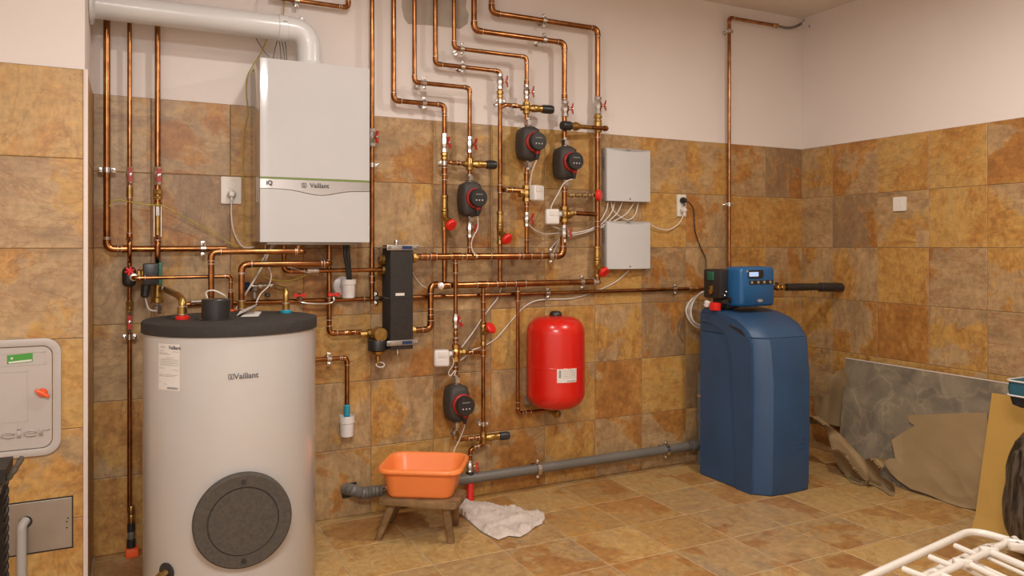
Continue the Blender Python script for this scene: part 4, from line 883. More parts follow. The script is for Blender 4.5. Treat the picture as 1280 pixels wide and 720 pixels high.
# ---------------------------------------------------------------- regulator boxes
def regbox(z0, z1, label):
    xa, xb = W(758.5,220,.06).x, W(814,220,.06).x; t = thing('regulator_box', ((xa+xb)/2,0,z0), label, 'control box', 'white wall regulator boxes')
    bm = NB(); n = 16; xl = W(752.5,220,.0).x; xl = xa
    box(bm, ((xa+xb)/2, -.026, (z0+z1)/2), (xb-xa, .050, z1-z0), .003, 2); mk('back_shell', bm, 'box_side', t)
    bm = NB(); fr = []
    for i in range(n+1):
        u = i/n; x = xa+.004+(xb-xa-.008)*u; k = 1-(2*u-1)**2; y = -.056-.012*k
        fr.append([bm.verts.new((x,-.0505,z0+.002)), bm.verts.new((x,y,z0+.002-.001*k)), bm.verts.new((x,y,z1-.007-.013*k)), bm.verts.new((x,-.0505,z1-.004-.010*k))])
    for A, B2 in zip(fr, fr[1:]):
        for j in range(4): bm.faces.new((A[j], B2[j], B2[(j+1) % 4], A[(j+1) % 4]))
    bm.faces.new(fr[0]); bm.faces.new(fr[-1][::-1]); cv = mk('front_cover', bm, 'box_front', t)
    bm = NB(); lathe(bm, [(.005,0),(.005,.002),(.003,.0025)], ((xa+xb)/2,-.0677,z0+.015), (0,-1,0), 10); mk('cover_screw', bm, 'grey_text', cv)
    bm = text_bm('Vaillant', .011, lambda u, v, tt: Vector(((xa+xb)/2+u, -.0512-tt, z1-.0075+v))); mk('lettering', bm, 'grey_text', t, smooth=False)
    bm = NB()
    for k in range(7): box(bm, (xa-.0003,-.026,z1-.06-k*.011), (.002,.026,.004))
    mk('vent_slot', bm, 'grey_text', t, smooth=False)
regbox(1.604, 1.914, 'upper white regulator box, cables leaving its underside'); regbox(1.208, 1.489, 'lower white regulator box above the cold water line')
# cables
for i, (pts, lb) in enumerate([
  ([(760,253,.03),(757,265,.04),(744,283,.05),(725,290,.05),(700,291,.06),(680,292,.06),(664,284,.08),(656,270,.09)], 'white cable from upper regulator box sagging left to the highest pump line'),
  ([(768,253,.03),(764,266,.035),(748,283,.045),(722,293,.045),(706,288,.07),(690,283,.11)], 'white cable from upper regulator box to the lower grey actuator'),
  ([(778,253,.03),(770,268,.03),(750,284,.04),(720,294,.04),(703,296,.045),(690,309,.03),(684,318,.02)], 'white cable from upper regulator box dropping behind the manifold clamp'),
  ([(793,253,.03),(782,268,.03),(762,279,.03),(748,286,.03),(715,292,.03),(700,300,.02),(692,316,.02)], 'white cable from middle of the upper regulator box bunched with the others'),
  ([(798,253,.03),(794,268,.03),(785,275,.025),(774,270,.028),(766,262,.03),(764,253,.03)], 'white cable looped between the cable openings of the upper regulator box')]):
    cable(lb, pts, .0034, group=None)
cable('white cable from lower regulator box up to the wall plug', [(813,281,.03),(824,286,.03),(836,287,.03),(848,280,.035),(854,269,.045),(855,263,.05)], .0034)
cable('white cable from lower regulator box sweeping down-left behind the manifolds', [(786,338,.02),(770,352,.014),(745,364,.013),(715,373,.013),(690,374,.013),(670,376,.013),(655,384,.013),(640,400,.014),(622,421,.015),(606,432,.03),(590,438,.06),(580,447,.08),(572,452,.10)], .0034)
cable('white cable rising from the lowest actuator behind the manifold', [(577,434,.07),(590,417,.03),(602,399,.02),(613,384,.014),(622,372,.013),(630,350,.013)], .0034)
cable('thin white wire curled beside the lowest actuator', [(566,447,.12),(567,455,.12),(561,465,.11),(563,470,.11),(569,463,.11),(568,470,.11)], .0026)
cable('white cable plugged in left of the boiler', [(289.5,249,.05),(289,265,.04),(291,285,.04),(297,300,.05),(305,309,.06),(318,309,.06)], .0036)
cable('slanting white cable from the boiler underside to the cylinder lid', [Vector((W(341,304,.2).x,-.2,1.354)),(332,325,.20),(318,350,.20),(300,378,.20),(293,390,.20)], .0042)
cable('second white cable from the boiler underside joining the first', [Vector((W(346,304,.18).x,-.18,1.354)),(338,312,.19),(330,322,.19),(325,333,.19)], .0034)
cable('thin white sensor wire curving down to the leaflet', [Vector((W(332,304,.24).x,-.24,1.354)),(331,318,.24),(334,330,.25),(339,343,.26),(336,357,.28),(326,367,.29),(320,379,.31)], .0026)
cable('yellow earth wire arcing from the left pipe clamp behind the pipes', [(137,258,.07),(141,252,.07),(150,250,.07),(165,253,.075),(185,256,.075),(205,258,.08),(235,274,.06),(262,289,.05),(288,304,.05),(300,308,.05)], .0024, 'cable_yellow')
cable('yellow earth wire hanging from the flue down past the boiler side', [(334,48,.05),(326,66,.04),(315,84,.03),(309,98,.02),(308,118,.02),(310,140,.02),(305,165,.02),(304,215,.02),(305,260,.02),(306,300,.03)], .0028, 'cable_yellow')
cable('dark thin wire hanging beside the yellow one from the flue', [(320,48,.05),(330,64,.04),(337,71,.04)], .002, 'grey_pvc')
for k, (a, b, lb) in enumerate(((347,340,'leftmost of four'),(349,352,'second from the left of four'),(352,357,'third from the left of four'),(356,359,'rightmost of four'))):
    cable(lb+' thin dark wires dropping behind the flue', [Vector((W(a,50,.10).x,-.10,W(a,50,.1).z)), W((a+b)/2,62,.12), Vector((W(b,72,.14).x,-.14,bz1+.004))], .0022, 'grey_pvc', group='dark wires between flue and boiler')
cable('yellow looped wire sagging under the boiler', [Vector((W(375,304,.15).x,-.15,1.354)),(366,312,.15),(348,316,.14),(325,325,.12),(322,338,.10),(335,348,.09),(352,351,.09),(370,349,.09),(386,342,.09),(396,338,.10)], .0028, 'cable_yellow')
cable('thin grey wire from the boiler underside to the copper coupling', [Vector((W(394,304,.15).x,-.15,1.354)),(401,316,.14),(410,328,.13),(422,334,.12)], .0022, 'grey_pvc')
cable('white sealing wire draped on the copper pipe under the boiler', [(350,331,.10),(362,334,.115),(378,339,.118),(388,341,.118)], .0022)
cable('yellow earth wire coming down to the top-left pipe clamp', [Vector((W(355,2,.02).x,-.02,W(355,-2,.02).z)),(355,8,.03),(354,18,.04),(354,26,.05)], .003, 'cable_yellow')
cable('thin white wire hanging above the flue', [(325,-8,.03),(323,0,.03),(321,10,.05),(320,18,.06)], .0018)
cable('black power cable from the wall plug down to the softener head', [(857,252,.055),(862,254,.045),(867,262,.02),(868,280,.015),(870,293,.015),(876,310,.015),(882,323,.02),(883,340,.05),(884,352,.12),(888,358,.20)], .0034, 'black_plastic')
# loose thin wires by the separator
cable('thin white capillary by the right side of the separator', [(516,340,.06),(520,348,.04),(528,357,.03),(538,362,.03)], .0018)
cable('copper coloured wire loop over the separator port', [(478,335,.11),(474,328,.12),(476,321,.12),(481,320,.12)], .003, 'copper_dark')

# ---------------------------------------------------------------- sockets
def socket(c, wdt, h, n, rotz, label):
    t = thing('wall_socket', c-Vector((0,0,h/2)), label, 'socket', None); Rm = Matrix.Rotation(rotz, 3, 'Z')
    def P(u, v, tt): return Vector(c)+Rm @ Vector((u, -tt, v))
    bm = NB(); prism(bm, rrect(-wdt/2,-h/2,wdt/2,h/2,.006,3), P, 0, .009); prism(bm, rrect(-wdt/2+.003,-h/2+.003,wdt/2-.003,h/2-.003,.005,3), P, .009, .0105); mk('face_plate', bm, 'socket_white', t)
    for i in range(n):
        v = (i-(n-1)/2)*-(h/n*.92); cc = P(0, v, .0108); ax = Rm @ Vector((0,-1,0))
        bm = NB(); lathe(bm, [(.0215,-.001),(.0215,.0018),(.0185,.0018),(.0180,-.004),(.002,-.004)], cc, ax, 24); s = mk('outlet', bm, 'white_plastic', t)
        for q in (-.0095, .0095):
            bm = NB(); lathe(bm, [(.0025,0),(.0025,.0005)], P(q, v, .0062), ax, 8); mk('pin_hole', bm, 'black_plastic', s, smooth=False)
    return t, P
c = W(288.7,238,.008); s1, P1 = socket(c, .088, .125, 2, 0, 'white double wall socket with plug, left of the boiler')
def plug(P, v, m, label, r=.019, L=.034):
    a, b = P(0, v, .0), P(0, v, 1); ax = (b-a).normalized()
    t = thing('power_plug', P(0, v-.0, .012)-Vector((0,0,r)), label, 'plug')
    bm = NB(); lathe(bm, [(r*.92,.0),(r,.004),(r*.95,L*.6),(r*.55,L),(r*.1,L+.001)], P(0, v, .0122), ax, 20); mk('plug_body', bm, m, t)
    bm = NB(); q = P(0, v-r*.6, .012+L*.6); tube(bm, [q, q+Vector((0,0,-.022))+ax*.004], .0055, 10); mk('strain_relief', bm, m, t); return t
plug(P1, -.020, 'white_plastic', 'white round plug in the socket left of the boiler')
c = W(851,257,.008); s2, P2 = socket(c, .068, .135, 2, 0, 'tall white double socket right of the regulator boxes')
plug(P2, .031, 'black_plastic', 'black plug in the upper outlet of the tall socket', .02)
plug(P2, -.028, 'white_plastic', 'white plug in the lower outlet of the tall socket', .018)
c = RW(1125.5,255,.008); socket(c, .084, .084, 1, -math.pi/2, 'single square white socket on the right wall')
# ---------------------------------------------------------------- water softener
sx0, sx1, syb = -1.083, -.672, -.235
def front_at(z):
    for (z0, y0), (z1, y1) in zip(FR, FR[1:]):
        if z0 <= z <= z1: return y0+(y1-y0)*(z-z0)/(z1-z0)
    return FR[-1][1]
FR = [(0,-.655),(.05,-.662),(.5,-.675),(.75,-.672),(.845,-.655),(.90,-.605),(.935,-.54),(.958,-.46),(.972,-.38),(.980,-.30)]
BUL = [(0,.072),(.7,.068),(.845,.055),(.90,.045),(.96,.03),(1.0,.02)]
def bul_at(z):
    for (z0, a), (z1, b) in zip(BUL, BUL[1:]):
        if z0 <= z <= z1: return a+(b-a)*(z-z0)/(z1-z0)
    return .02
def plan(z, inset=0, n=12):
    yf = front_at(z); b = bul_at(z); x0, x1 = sx0+inset, sx1-inset; tap = .012*max(0, (z-.2))
    x0 += tap*.3; x1 -= tap*.3; out = [(x0, syb-inset), (x0, yf+.01+inset)]
    for k in range(n+1):
        u = k/n; x = x0+.004+(x1-x0-.008)*u
        if u < .17: bb = b*.98*(u/.17)**.9
        elif u > .83: bb = b*.98*((1-u)/.17)**.9
        else: bb = b*(.98+.10*math.sin((u-.17)/.66*math.pi))
        out.append((x, yf-bb+inset))
    out += [(x1, yf+.01+inset), (x1, syb-inset)]
    return out
def loft(name, zs, m, parent, insets=None, capz=True):
    bm = NB(); rings = []
    for i, z in enumerate(zs):
        rings.append([bm.verts.new((x, y, z)) for x, y in plan(z, insets[i] if insets else 0)])
    n = len(rings[0])
    for A, B2 in zip(rings, rings[1:]):
        for j in range(n): bm.faces.new((A[j], A[(j+1) % n], B2[(j+1) % n], B2[j]))
    bm.faces.new(rings[0][::-1]); bm.faces.new(rings[-1]); return mk(name, bm, m, parent, angle=28)
sof = thing('water_softener', ((sx0+sx1)/2, -.45, 0), 'tall dusty blue plastic water softener cabinet standing in the corner', 'water softener')
loft('cabinet', [.0,.006,.05,.3,.6,.8,.840,.8435], 'blue_plastic', sof, [.006,0,0,0,0,0,0,.003])
ld = loft('salt_lid', [.8455,.849,.87,.89,.905,.92,.935,.947,.958,.966,.973,.979,.985], 'blue_plastic', sof, [.003,0,0,0,0,0,.001,.002,.003,.005,.009,.016,.03])
bm = NB(); pts = [(syb-.02,.965),(syb-.05,.975),(-.28,.978)]
# arched raised front quarter on the left side
arch = [(-.655,.0),(-.655,.80),(-.640,.845),(-.60,.885),(-.50,.925),(-.36,.948),(-.245,.955),(-.245,.905),(-.34,.895),(-.42,.870),(-.475,.82),(-.500,.74),(-.515,.5),(-.54,.02),(-.54,0)]
prism(bm, arch, lambda u, v, t: Vector((sx0-t+.004, u, v)), 0, .010); mk('side_relief', bm, 'blue_plastic', sof, smooth=False)
bm = NB(); g = [(-.60,.862),(-.585,.876),(-.54,.893),(-.49,.903),(-.49,.896),(-.54,.880),(-.58,.862),(-.61,.850)]
prism(bm, g, lambda u, v, t: Vector((sx0-t-.004, u, v)), 0, .004); mk('grip_slot', bm, 'black_plastic', ld, smooth=False)
fcx = -.83
for r_ in range(3):
    for k in range(4):
        bm = NB(); x = fcx-.030+k*.022; z = .245+r_*.026; lathe(bm, [(.006,0),(.006,.004),(.003,.005)], (x, front_at(z)-bul_at(z)*1.05+.001, z), (0,-1,0), 8); mk('grille_dot', bm, 'blue_plastic', sof)
# control head
hz0, hz1 = 1.000, 1.222
t = thing('control_unit', (-.86,-.42,.985), 'bright blue control head with small screen and four round keys on the softener', 'control head')
hx0, hx1, hy = W(926,360,.50).x, W(969,360,.50).x, -.50
bm = NB(); rings = []
for k_, (yy, e, top, bot) in enumerate(((hy,.012,hz1-.010,hz0+.012),(hy+.012,0,hz1,hz0),(hy+.10,0,hz1+.004,hz0-.004),(hy+.155,.008,hz1-.01,hz0-.002))):
    rr = rrect(hx0+e-(.0 if k_ < 2 else .0), bot, hx1-e, top, .022, 4); rings.append([bm.verts.new((x, yy, z)) for x, z in rr])
for A, B2 in zip(rings, rings[1:]):
    for j in range(len(A)): bm.faces.new((A[j], A[(j+1) % len(A)], B2[(j+1) % len(A)], B2[j]))
bm.faces.new(rings[0][::-1]); bm.faces.new(rings[-1]); mk('housing', bm, 'blue_head', t, angle=50)
hf = lambda u, v, tt: Vector((u, hy-.0005-tt, v))
def hx(px): return W(px, 360, .50).x
def hz(py, px=945): return W(px, py, .50).z
bm = NB(); prism(bm, rrect(hx(934.5), hz(348), hx(954), hz(337.5), .014, 4), hf, 0, .003); sb = mk('screen_bezel', bm, 'black_plastic', t)
bm = NB(); prism(bm, rrect(hx(936), hz(345.5), hx(947.5), hz(340), .002, 2), hf, .003, .004); mk('screen', bm, 'lcd', sb)
bm = NB(); prism(bm, rrect(hx(936.5), hz(355.5), hx(966), hz(350.5), .002, 2), hf, 0, .002); kb = mk('key_strip', bm, 'black_plastic', t)
for px in (939.5, 947.5, 955, 962.5):
    bm = NB(); lathe(bm, [(.0085,0),(.0085,.002),(.005,.003)], (hx(px), hy-.0025, hz(353)), (0,-1,0), 14); mk('key', bm, 'solder', kb)
bm = NB(); lathe(bm, [(.020,0),(.020,.0015),(.012,.002)], (0,0,0), (0,-1,0), 16); bmesh.ops.scale(bm, verts=bm.verts[:], vec=(1,1,.45)); bmesh.ops.translate(bm, verts=bm.verts[:], vec=(hx(950), hy-.0005, hz(376))); mk('badge', bm, 'silver', t)
bm = NB(); box(bm, (hx(934), hy-.002, hz(339)), (.012,.004,.012), .001); mk('badge', bm, 'silver', t)
vb = thing('softener_valve', (-.98,-.32,.985), 'black plastic softener valve block with brass fittings and screws behind the head', 'valve')
vx0, vx1 = W(889,360,.33).x, hx0+.05
bm = NB(); box(bm, ((vx0+vx1)/2, -.33, 1.125), (vx1-vx0, .14, .17), .012, 2); box(bm, ((vx0+vx1)/2+.05, -.33, 1.01), (.10,.12,.06), .01); mk('body', bm, 'black_plastic', vb)
random.seed(11)
for k in range(6):
    bm = NB(); q = Vector((vx0+.02+random.random()*.13, -.405, 1.03+random.random()*.10)); lathe(bm, [(.006,0),(.007,.005),(.004,.008)], q, (0,-1,0), 8); mk('screw', bm, 'chrome', vb)
for k in range(3):
    bm = NB(); q = Vector((vx0+.03+k*.035, -.40, 1.02+.012*(k % 2))); lathe(bm, [(.016,0),(.018,.01),(.014,.03)], q, (0,-1,.2), 10); mk('hose_port', bm, 'black_plastic', vb)
bm = NB(); box(bm, (vx0+.004, -.33, 1.17), (.03,.05,.05), .004); mk('sensor_block', bm, 'green_plastic', vb)
bm = NB(); q = W(891,364,.33); lathe(bm, [(.010,-.02),(.017,-.018),(.017,.0),(.012,.004),(.012,.03)], q, (1,0,0), 10); lathe(bm, [(.007,0),(.012,.004),(.012,.02),(.006,.024)], q+Vector((-.01,0,.012)), (0,0,1), 8); mk('inlet_union', bm, 'brass', vb)
bm = NB(); q = W(894,385,.36); rotbox(bm, q+Vector((0,0,.008)), (.050,.05,.048), .008, ry=.1); mk('red_clip', bm, 'red_plastic', vb, label='red plastic clip block')
bm = NB(); lathe(bm, [(.012,0),(.018,.004),(.018,.03),(.012,.034)], W(883,383,.30), (0,-.4,1), 10); mk('hose_barb', bm, 'white_plastic', vb)
q = W(885,362,.026); cp = pipe('short copper stub bringing the water line forward to the valve block', [[Vector((q.x,-.035,q.z)), Vector((q.x+.01,-.33,q.z)), Vector((vx0,-.33,q.z))]], .0105, elbows=True)
# clear drain hose coil
for k, (dx, dd, lb) in enumerate(((0,.10,'middle'),(3.2,.12,'outermost'),(-2.6,.14,'innermost'))):
    cable(lb+' of three clear plastic hose strands coiled left of the softener', [(888,366,.20),(878,366+dx*.3,dd+.03),(867-dx*.6,374,dd),(861-dx,387,dd),(864-dx*.7,400,dd),(872-dx*.4,407+dx*.5,dd),(884,409+dx*.6,dd+.02)], .006, 'clear_hose', 'drain_hose', 'clear hose coils beside the softener', 'hose')
# insulated outlet pipe
zo = 1.341-(358-HOR)*4.75/FOC; yo = -.33
t = thing('insulated_pipe', (-.4,yo,zo-.02), 'black insulated outlet pipe entering the right wall beside the blue head', 'pipe')
bm = NB(); tube(bm, [(-.72,yo,zo),(-.46,yo,zo)], .011, 12); mk('copper_tube', bm, 'copper', t)
for x, r, L, m in ((-.70,.018,.03,'brass'),(-.66,.022,.022,'brass'),(-.62,.016,.03,'black_plastic'),(-.575,.021,.02,'brass'),(-.54,.018,.03,'brass')):
    bm = NB(); lathe(bm, [(r*.85,0),(r,.003),(r,L-.003),(r*.85,L)], (x,yo,zo), (1,0,0), 10); mk('fitting', bm, m, t)
bm = NB(); lathe(bm, [(.004,0),(.011,.004),(.011,.012),(.006,.016)], (-.57,yo,zo+.018), (0,0,1), 10); mk('vent_screw', bm, 'black_plastic', t)
bm = NB(); tube(bm, [(-.49,yo,zo),(-.35,yo,zo-.002),(-.22,yo,zo-.004),(-.010,yo,zo-.012)], [.023,.024,.022,.022], 14); ins = mk('insulation', bm, 'black_plastic', t)
bm = NB(); lathe(bm, [(.022,0),(.029,.004),(.029,.19),(.022,.195)], (-.205,yo,zo-.006), (1,0,-.03), 14); mk('outer_sleeve', bm, 'black_plastic', ins)

# ---------------------------------------------------------------- grey drain pipes
zd = .120; xl, xr = W(478,612,.07).x, W(873,557,.07).x
t = thing('drain_pipe', ((xl+xr)/2,-.07,zd-.03), 'long grey plastic drain pipe along the foot of the tiled wall', 'pipe')
bm = NB(); tube(bm, [(xl,-.07,zd),(xr,-.07,zd)], .0262, 20); mk('tube', bm, 'grey_pvc', t)
for px in (672, 832):
    q = W(px, 570, .07); q.z = zd; clamp(t, q, (1,0,0), .0265)
bm = NB(); lathe(bm, [(.026,0),(.031,.003),(.031,.04),(.026,.043)], (xr-.055,-.07,zd), (1,0,0), 20); mk('socket', bm, 'grey_pvc', t)
bm = NB(); lathe(bm, [(.026,0),(.032,.003),(.032,.05),(.026,.053)], (xl,-.07,zd), (1,0,0), 20); mk('socket', bm, 'grey_pvc', t)
t = thing('drain_riser', (xr-.005,-.07,0), 'grey plastic riser pipe half hidden at the left edge of the softener', 'pipe')
q0, q1 = W(877,560,.07), W(877,465,.07)
bm = NB(); tube(bm, [(xr+.018,-.07,.001),(xr+.018,-.07,q1.z)], .0225, 18); mk('tube', bm, 'grey_pvc', t)
for z0, r in ((q0.z-.01,.030),(W(877,525,.07).z,.029),(W(877,488,.07).z,.026)):
    bm = NB(); lathe(bm, [(.0225,0),(r,.003),(r,.05),(.0225,.053)], (xr+.018,-.07,z0), (0,0,1), 18); mk('socket', bm, 'grey_pvc', t)
bm = NB(); lathe(bm, [(.027,0),(.027,.012)], (xr+.018,-.07,W(877,495,.07).z), (0,0,1), 18); mk('pipe_clamp', bm, 'chrome', t)
# flexible spout into the wall hole
h = W(434,612,0); t = thing('flexible_connector', (h.x,-.03,h.z-.03), 'wrinkled grey flexible connector from a wall hole to the drain pipe', 'pipe')
P = cat_spline([W(432,611,.002), W(439,612,.05), W(448,615,.07), W(458,616,.07), W(468,614,.07), Vector((xl+.01,-.07,zd))], 8)
bm = NB(); tube(bm, P, [.028+.0025*math.sin(i*1.9) for i in range(len(P))], 18); mk('flexible_sleeve', bm, 'grey_pvc', t)
bm = NB(); lathe(bm, [(.010,0),(.014,.004),(.012,.012),(.006,.014)], Vector((xl+.0,-.095,zd+.022)), (.2,-1,.5), 8); mk('clip_screw', bm, 'chrome', t)
bm = NB(); prism(bm, [(h.x-.030,h.z-.030),(h.x-.022,h.z-.040),(h.x+.035,h.z-.034),(h.x+.046,h.z+.034),(h.x-.01,h.z+.036),(h.x-.032,h.z+.022)], lambda u, v, tt: Vector((u,-.0072-tt,v)), 0, .001); mk('wall_hole', bm, 'black_plastic', wall_back, label='dark ragged hole broken in a tile', smooth=False)

# ---------------------------------------------------------------- stool and tub
U = Vector((.79,-.61,0)).normalized(); V = Vector((-U.y, U.x, 0))      # along the front edge, and away from the camera
S0 = Vector((-3.075,-.395,0))                                             # front left corner of the seat
def SP(u, v, z): return S0+U*u+V*v+Vector((0,0,z))
st = thing('stool', SP(.18,.10,0), 'low rough wooden stool standing under the orange tub', 'stool')
bm = NB()
L_, D_ = .362, .200
top = [(0,0),(.02,-.004),(.2,-.002),(L_-.02,-.003),(L_,.006),(L_+.004,D_*.5),(L_,D_-.01),(L_-.02,D_),(.15,D_+.003),(.01,D_),(-.004,D_*.5)]
prism(bm, top, lambda u, v, t: SP(u, v, t), .170, .200); bmesh.ops.bevel(bm, geom=[e for e in bm.edges], offset=.003, segments=1, affect='EDGES'); mk('seat', bm, 'old_wood', st)
def leg(foot, topuv):
    a = Vector(foot); b = SP(topuv[0], topuv[1], .172); bm = NB(); d = (b-a).normalized(); x, y, z = frame(d, -V)
    A = []
    for p, s in ((a, .016), (a+(b-a)*.5, .0165), (b, .0185)):
        A.append([bm.verts.new(p+x*i*s+y*j*s*.85) for i, j in ((-1,-.6),(-.6,-1),(.6,-1),(1,-.6),(1,.6),(.6,1),(-.6,1),(-1,.6))])
    for P_, Q_ in zip(A, A[1:]):
        for j in range(8): bm.faces.new((P_[j], P_[(j+1) % 8], Q_[(j+1) % 8], Q_[j]))
    bm.faces.new(A[0][::-1]); bm.faces.new(A[-1])
    for v in A[0]: v.co.z = 0
    mk('leg', bm, 'old_wood', st, angle=50)
leg((-3.069,-.362,0), (.055,.035)); leg((-2.785,-.550,0), (L_-.055,.03)); leg((-2.682,-.348,0), (L_-.05,D_-.03)); leg((-2.96,-.175,0), (.06,D_-.03))
# tub
tub = thing('washing_up_bowl', SP(.19,.17,.200), 'orange plastic washing-up bowl standing on the stool', 'tub')
C0 = (FL(476,588,.335)+FL(583,592,.335)+FL(578,563,.335)+FL(487,562,.335))/4; C0.z = 0
UT = Vector((.85,-.527,0)).normalized(); VT = Vector((-UT.y, UT.x, 0))
C0 = C0 - VT*.008
def rr_ring(hl, hd, z, r, cen=C0, sh=0):
    return [cen+UT*x+VT*(y+sh)+Vector((0,0,z)) for x, y in rrect(-hl, -hd, hl, hd, r, 6)]
bm = NB(); prof = [(.135,.098,.2008,.03,-.02),(.147,.110,.203,.045,-.02),(.153,.117,.215,.05,-.018),(.171,.138,.305,.06,-.003),(.176,.143,.312,.062,0),(.192,.158,.313,.07,0),(.198,.164,.318,.072,0),(.197,.163,.330,.072,0),(.190,.156,.336,.068,0),(.182,.148,.335,.064,0),(.176,.142,.326,.06,0),(.168,.135,.30,.058,-.003),(.151,.115,.216,.048,-.018),(.143,.107,.208,.04,-.02),(.12,.085,.206,.03,-.02)]
R_ = [[bm.verts.new(p) for p in rr_ring(a, b, z, r, sh=s)] for a, b, z, r, s in prof]
for A, B2 in zip(R_, R_[1:]):
    n = len(A)
    for j in range(n): bm.faces.new((A[j], A[(j+1) % n], B2[(j+1) % n], B2[j]))
bm.faces.new(R_[0][::-1]); bm.faces.new(R_[-1]); mk('bowl', bm, 'orange_tub', tub, angle=60)
# rag
def nz(x, y, s=1.0):
    from mathutils import noise
    return noise.noise(Vector((x*s, y*s, 3.1)))
from mathutils import noise as NO
def cloth(name, poly, mapf, m, thick, label, cat, sub=5, parent=None, group=None, hf=None, **kw):
    from mathutils.geometry import delaunay_2d_cdt
    xs_ = [p[0] for p in poly]; ys_ = [p[1] for p in poly]; st = max(max(xs_)-min(xs_), (max(ys_)-min(ys_)))/(8*sub)
    B_ = []
    for (xa, ya), (xb, yb) in zip(poly, poly[1:]+poly[:1]):
        k = max(1, int(math.hypot(xb-xa, yb-ya)/st)); B_ += [Vector((xa+(xb-xa)*i/k, ya+(yb-ya)*i/k)) for i in range(k)]
    nb = len(B_); rs = random.Random(5); I_ = []
    y = min(ys_)
    while y < max(ys_):
        x = min(xs_)
        while x < max(xs_):
            px, py = x+rs.uniform(-.2, .2)*st, y+rs.uniform(-.2, .2)*st; ins = False
            for i in range(nb):
                p, q = B_[i], B_[i-1]
                if (p.y > py) != (q.y > py) and px < (q.x-p.x)*(py-p.y)/(q.y-p.y)+p.x: ins = not ins
            if ins and min((p-Vector((px, py))).length for p in B_) > st*.55: I_.append(Vector((px, py)))
            x += st
        y += st
    V_, E_, F_, _a, _b, _c = delaunay_2d_cdt(B_+I_, [(i, (i+1) % nb) for i in range(nb)], [], 1, 1e-4)
    bm = NB(); vs = [bm.verts.new((v.x, v.y, 0)) for v in V_]
    for f in F_: bm.faces.new([vs[i] for i in f])
    bd = {v for e in bm.edges if len(e.link_faces) == 1 for v in e.verts}
    for v in bm.verts: v.co = mapf(v.co.x, v.co.y, v in bd)
    bm.normal_update()
    bmesh.ops.solidify(bm, geom=bm.faces[:], thickness=thick)
    return mk(name, bm, m, parent, label, cat, group, angle=70, **kw)
rag = [(571,636),(572,629),(583,627.5),(597,628),(612,629),(628,634),(645,637),(662,640),(672,638.5),(680,643),(681,650),(677,656),(668,660),(660,667),(650,672.5),(636,671),(623,676),(612,671),(601,665),(592,657),(583,649),(574,643)]
rag = [(x,(y-628)*1.0+628) for x, y in rag]
def fold(x, y, ax, ay, ph):
    g = NO.noise(Vector((x*ax, y*ay, ph)))*2.2+NO.noise(Vector((x*ax*.4, y*ay*.4, ph+4)))*1.5
    return 1-abs(math.sin(g*2.2))
def ragmap(x, y, b):
    p = FL(x, y, 0); h = .006+.017*fold(x+y*.8, y-x*.12, .022, .075, 1.0)**1.6+.008*fold(x, y, .05, .14, 6.0)**2+.006*NO.noise(Vector((x*.03, y*.06, 9)))
    e = min(1, max(0, (x-568)/25)); h += .012*(1-e)
    p.z = .004 if b else max(.004, h); return p
cloth('cleaning_rag', rag, ragmap, 'rag', .002, 'crumpled off-white cloth lying on the floor by the red hose', 'cloth', 7)

# ---------------------------------------------------------------- stone slab, papers, cardboard
def SL(y, k, off=0):        # point on the slab face: y along the wall, k 0..1 up; off = out of the face
    xb, xt, zt = -.248, -.075, .640
    n = Vector((-zt, 0, -(xt-xb))).normalized(); n = Vector((-.965,0,.262))
    return Vector((xb+(xt-xb)*k, y, zt*k))+n*off
bm = NB(); quad = [(-.50,0.0),(-1.75,0.0),(-1.75,1.0),(-.418,1.0)]
a = [bm.verts.new(SL(y, k, 0)) for y, k in quad]; b = [bm.verts.new(SL(y, k, -.030)+Vector((0,0,.0085 if k == 0 else 0))) for y, k in quad]
bm.faces.new(a); bm.faces.new(b[::-1])
for i in range(4): bm.faces.new((a[i], a[(i+1) % 4], b[(i+1) % 4], b[i]))
slb = mk('stone_slab', bm, 'grey_marble', None, 'large grey veined stone slab leaning against the right wall', 'slab', smooth=False)
bm = NB(); a = [SL(-.418,1,.0005),SL(-1.75,1,.0005),SL(-1.75,1,-.0305),SL(-.418,1,-.0305)]; prism(bm, [(0,0),(1,0),(1,1),(0,1)], lambda u, v, t: a[0].lerp(a[1], u)+(a[3]-a[0])*v+Vector((-.001+.002*0,0,t)), -.0005, .0055); mk('polished_edge', bm, 'trim_white', slb, label='pale edge strip along the top', smooth=False)
def on_slab(px, py, off):
    r = ray(px, py); p0 = SL(0, 0, off); n = Vector((.640, 0, -.173)).normalized(); n = Vector((-.965,0,.262))
    return CAM+r*((p0-CAM).dot(n)/r.dot(n))
pap = [(1134.5,518.5),(1160,518),(1190,516.5),(1234,515.5),(1236,560),(1222,637.5),(1200,634),(1180,627),(1160,618),(1138,611),(1122,600),(1112,590),(1104,577),(1112,573),(1119,573),(1117,562),(1114.5,550),(1125,543),(1143,532),(1136,527)]
def papmap(x, y, b):
    wv = NO.noise(Vector((x*.012, y*.016, 0)))*.022+.006*fold(x+y*.6, y-x*.4, .012, .022, 3)**2+.004*fold(x-y, y, .02, .02, 8)**3
    k = max(0, min(1, (y-545)/60)); off = .008+wv*(.35+.65*k)+.012*k+max(0, (1128-x))*.0009
    off = max(off, .003)
    p = on_slab(x, y, off)
    if p.z < .004: p = FL(x, y, .004)
    return p
cloth('kraft_paper', pap, papmap, 'kraft', .0012, 'torn brown kraft paper covering the lower right of the stone slab', 'paper', 6)
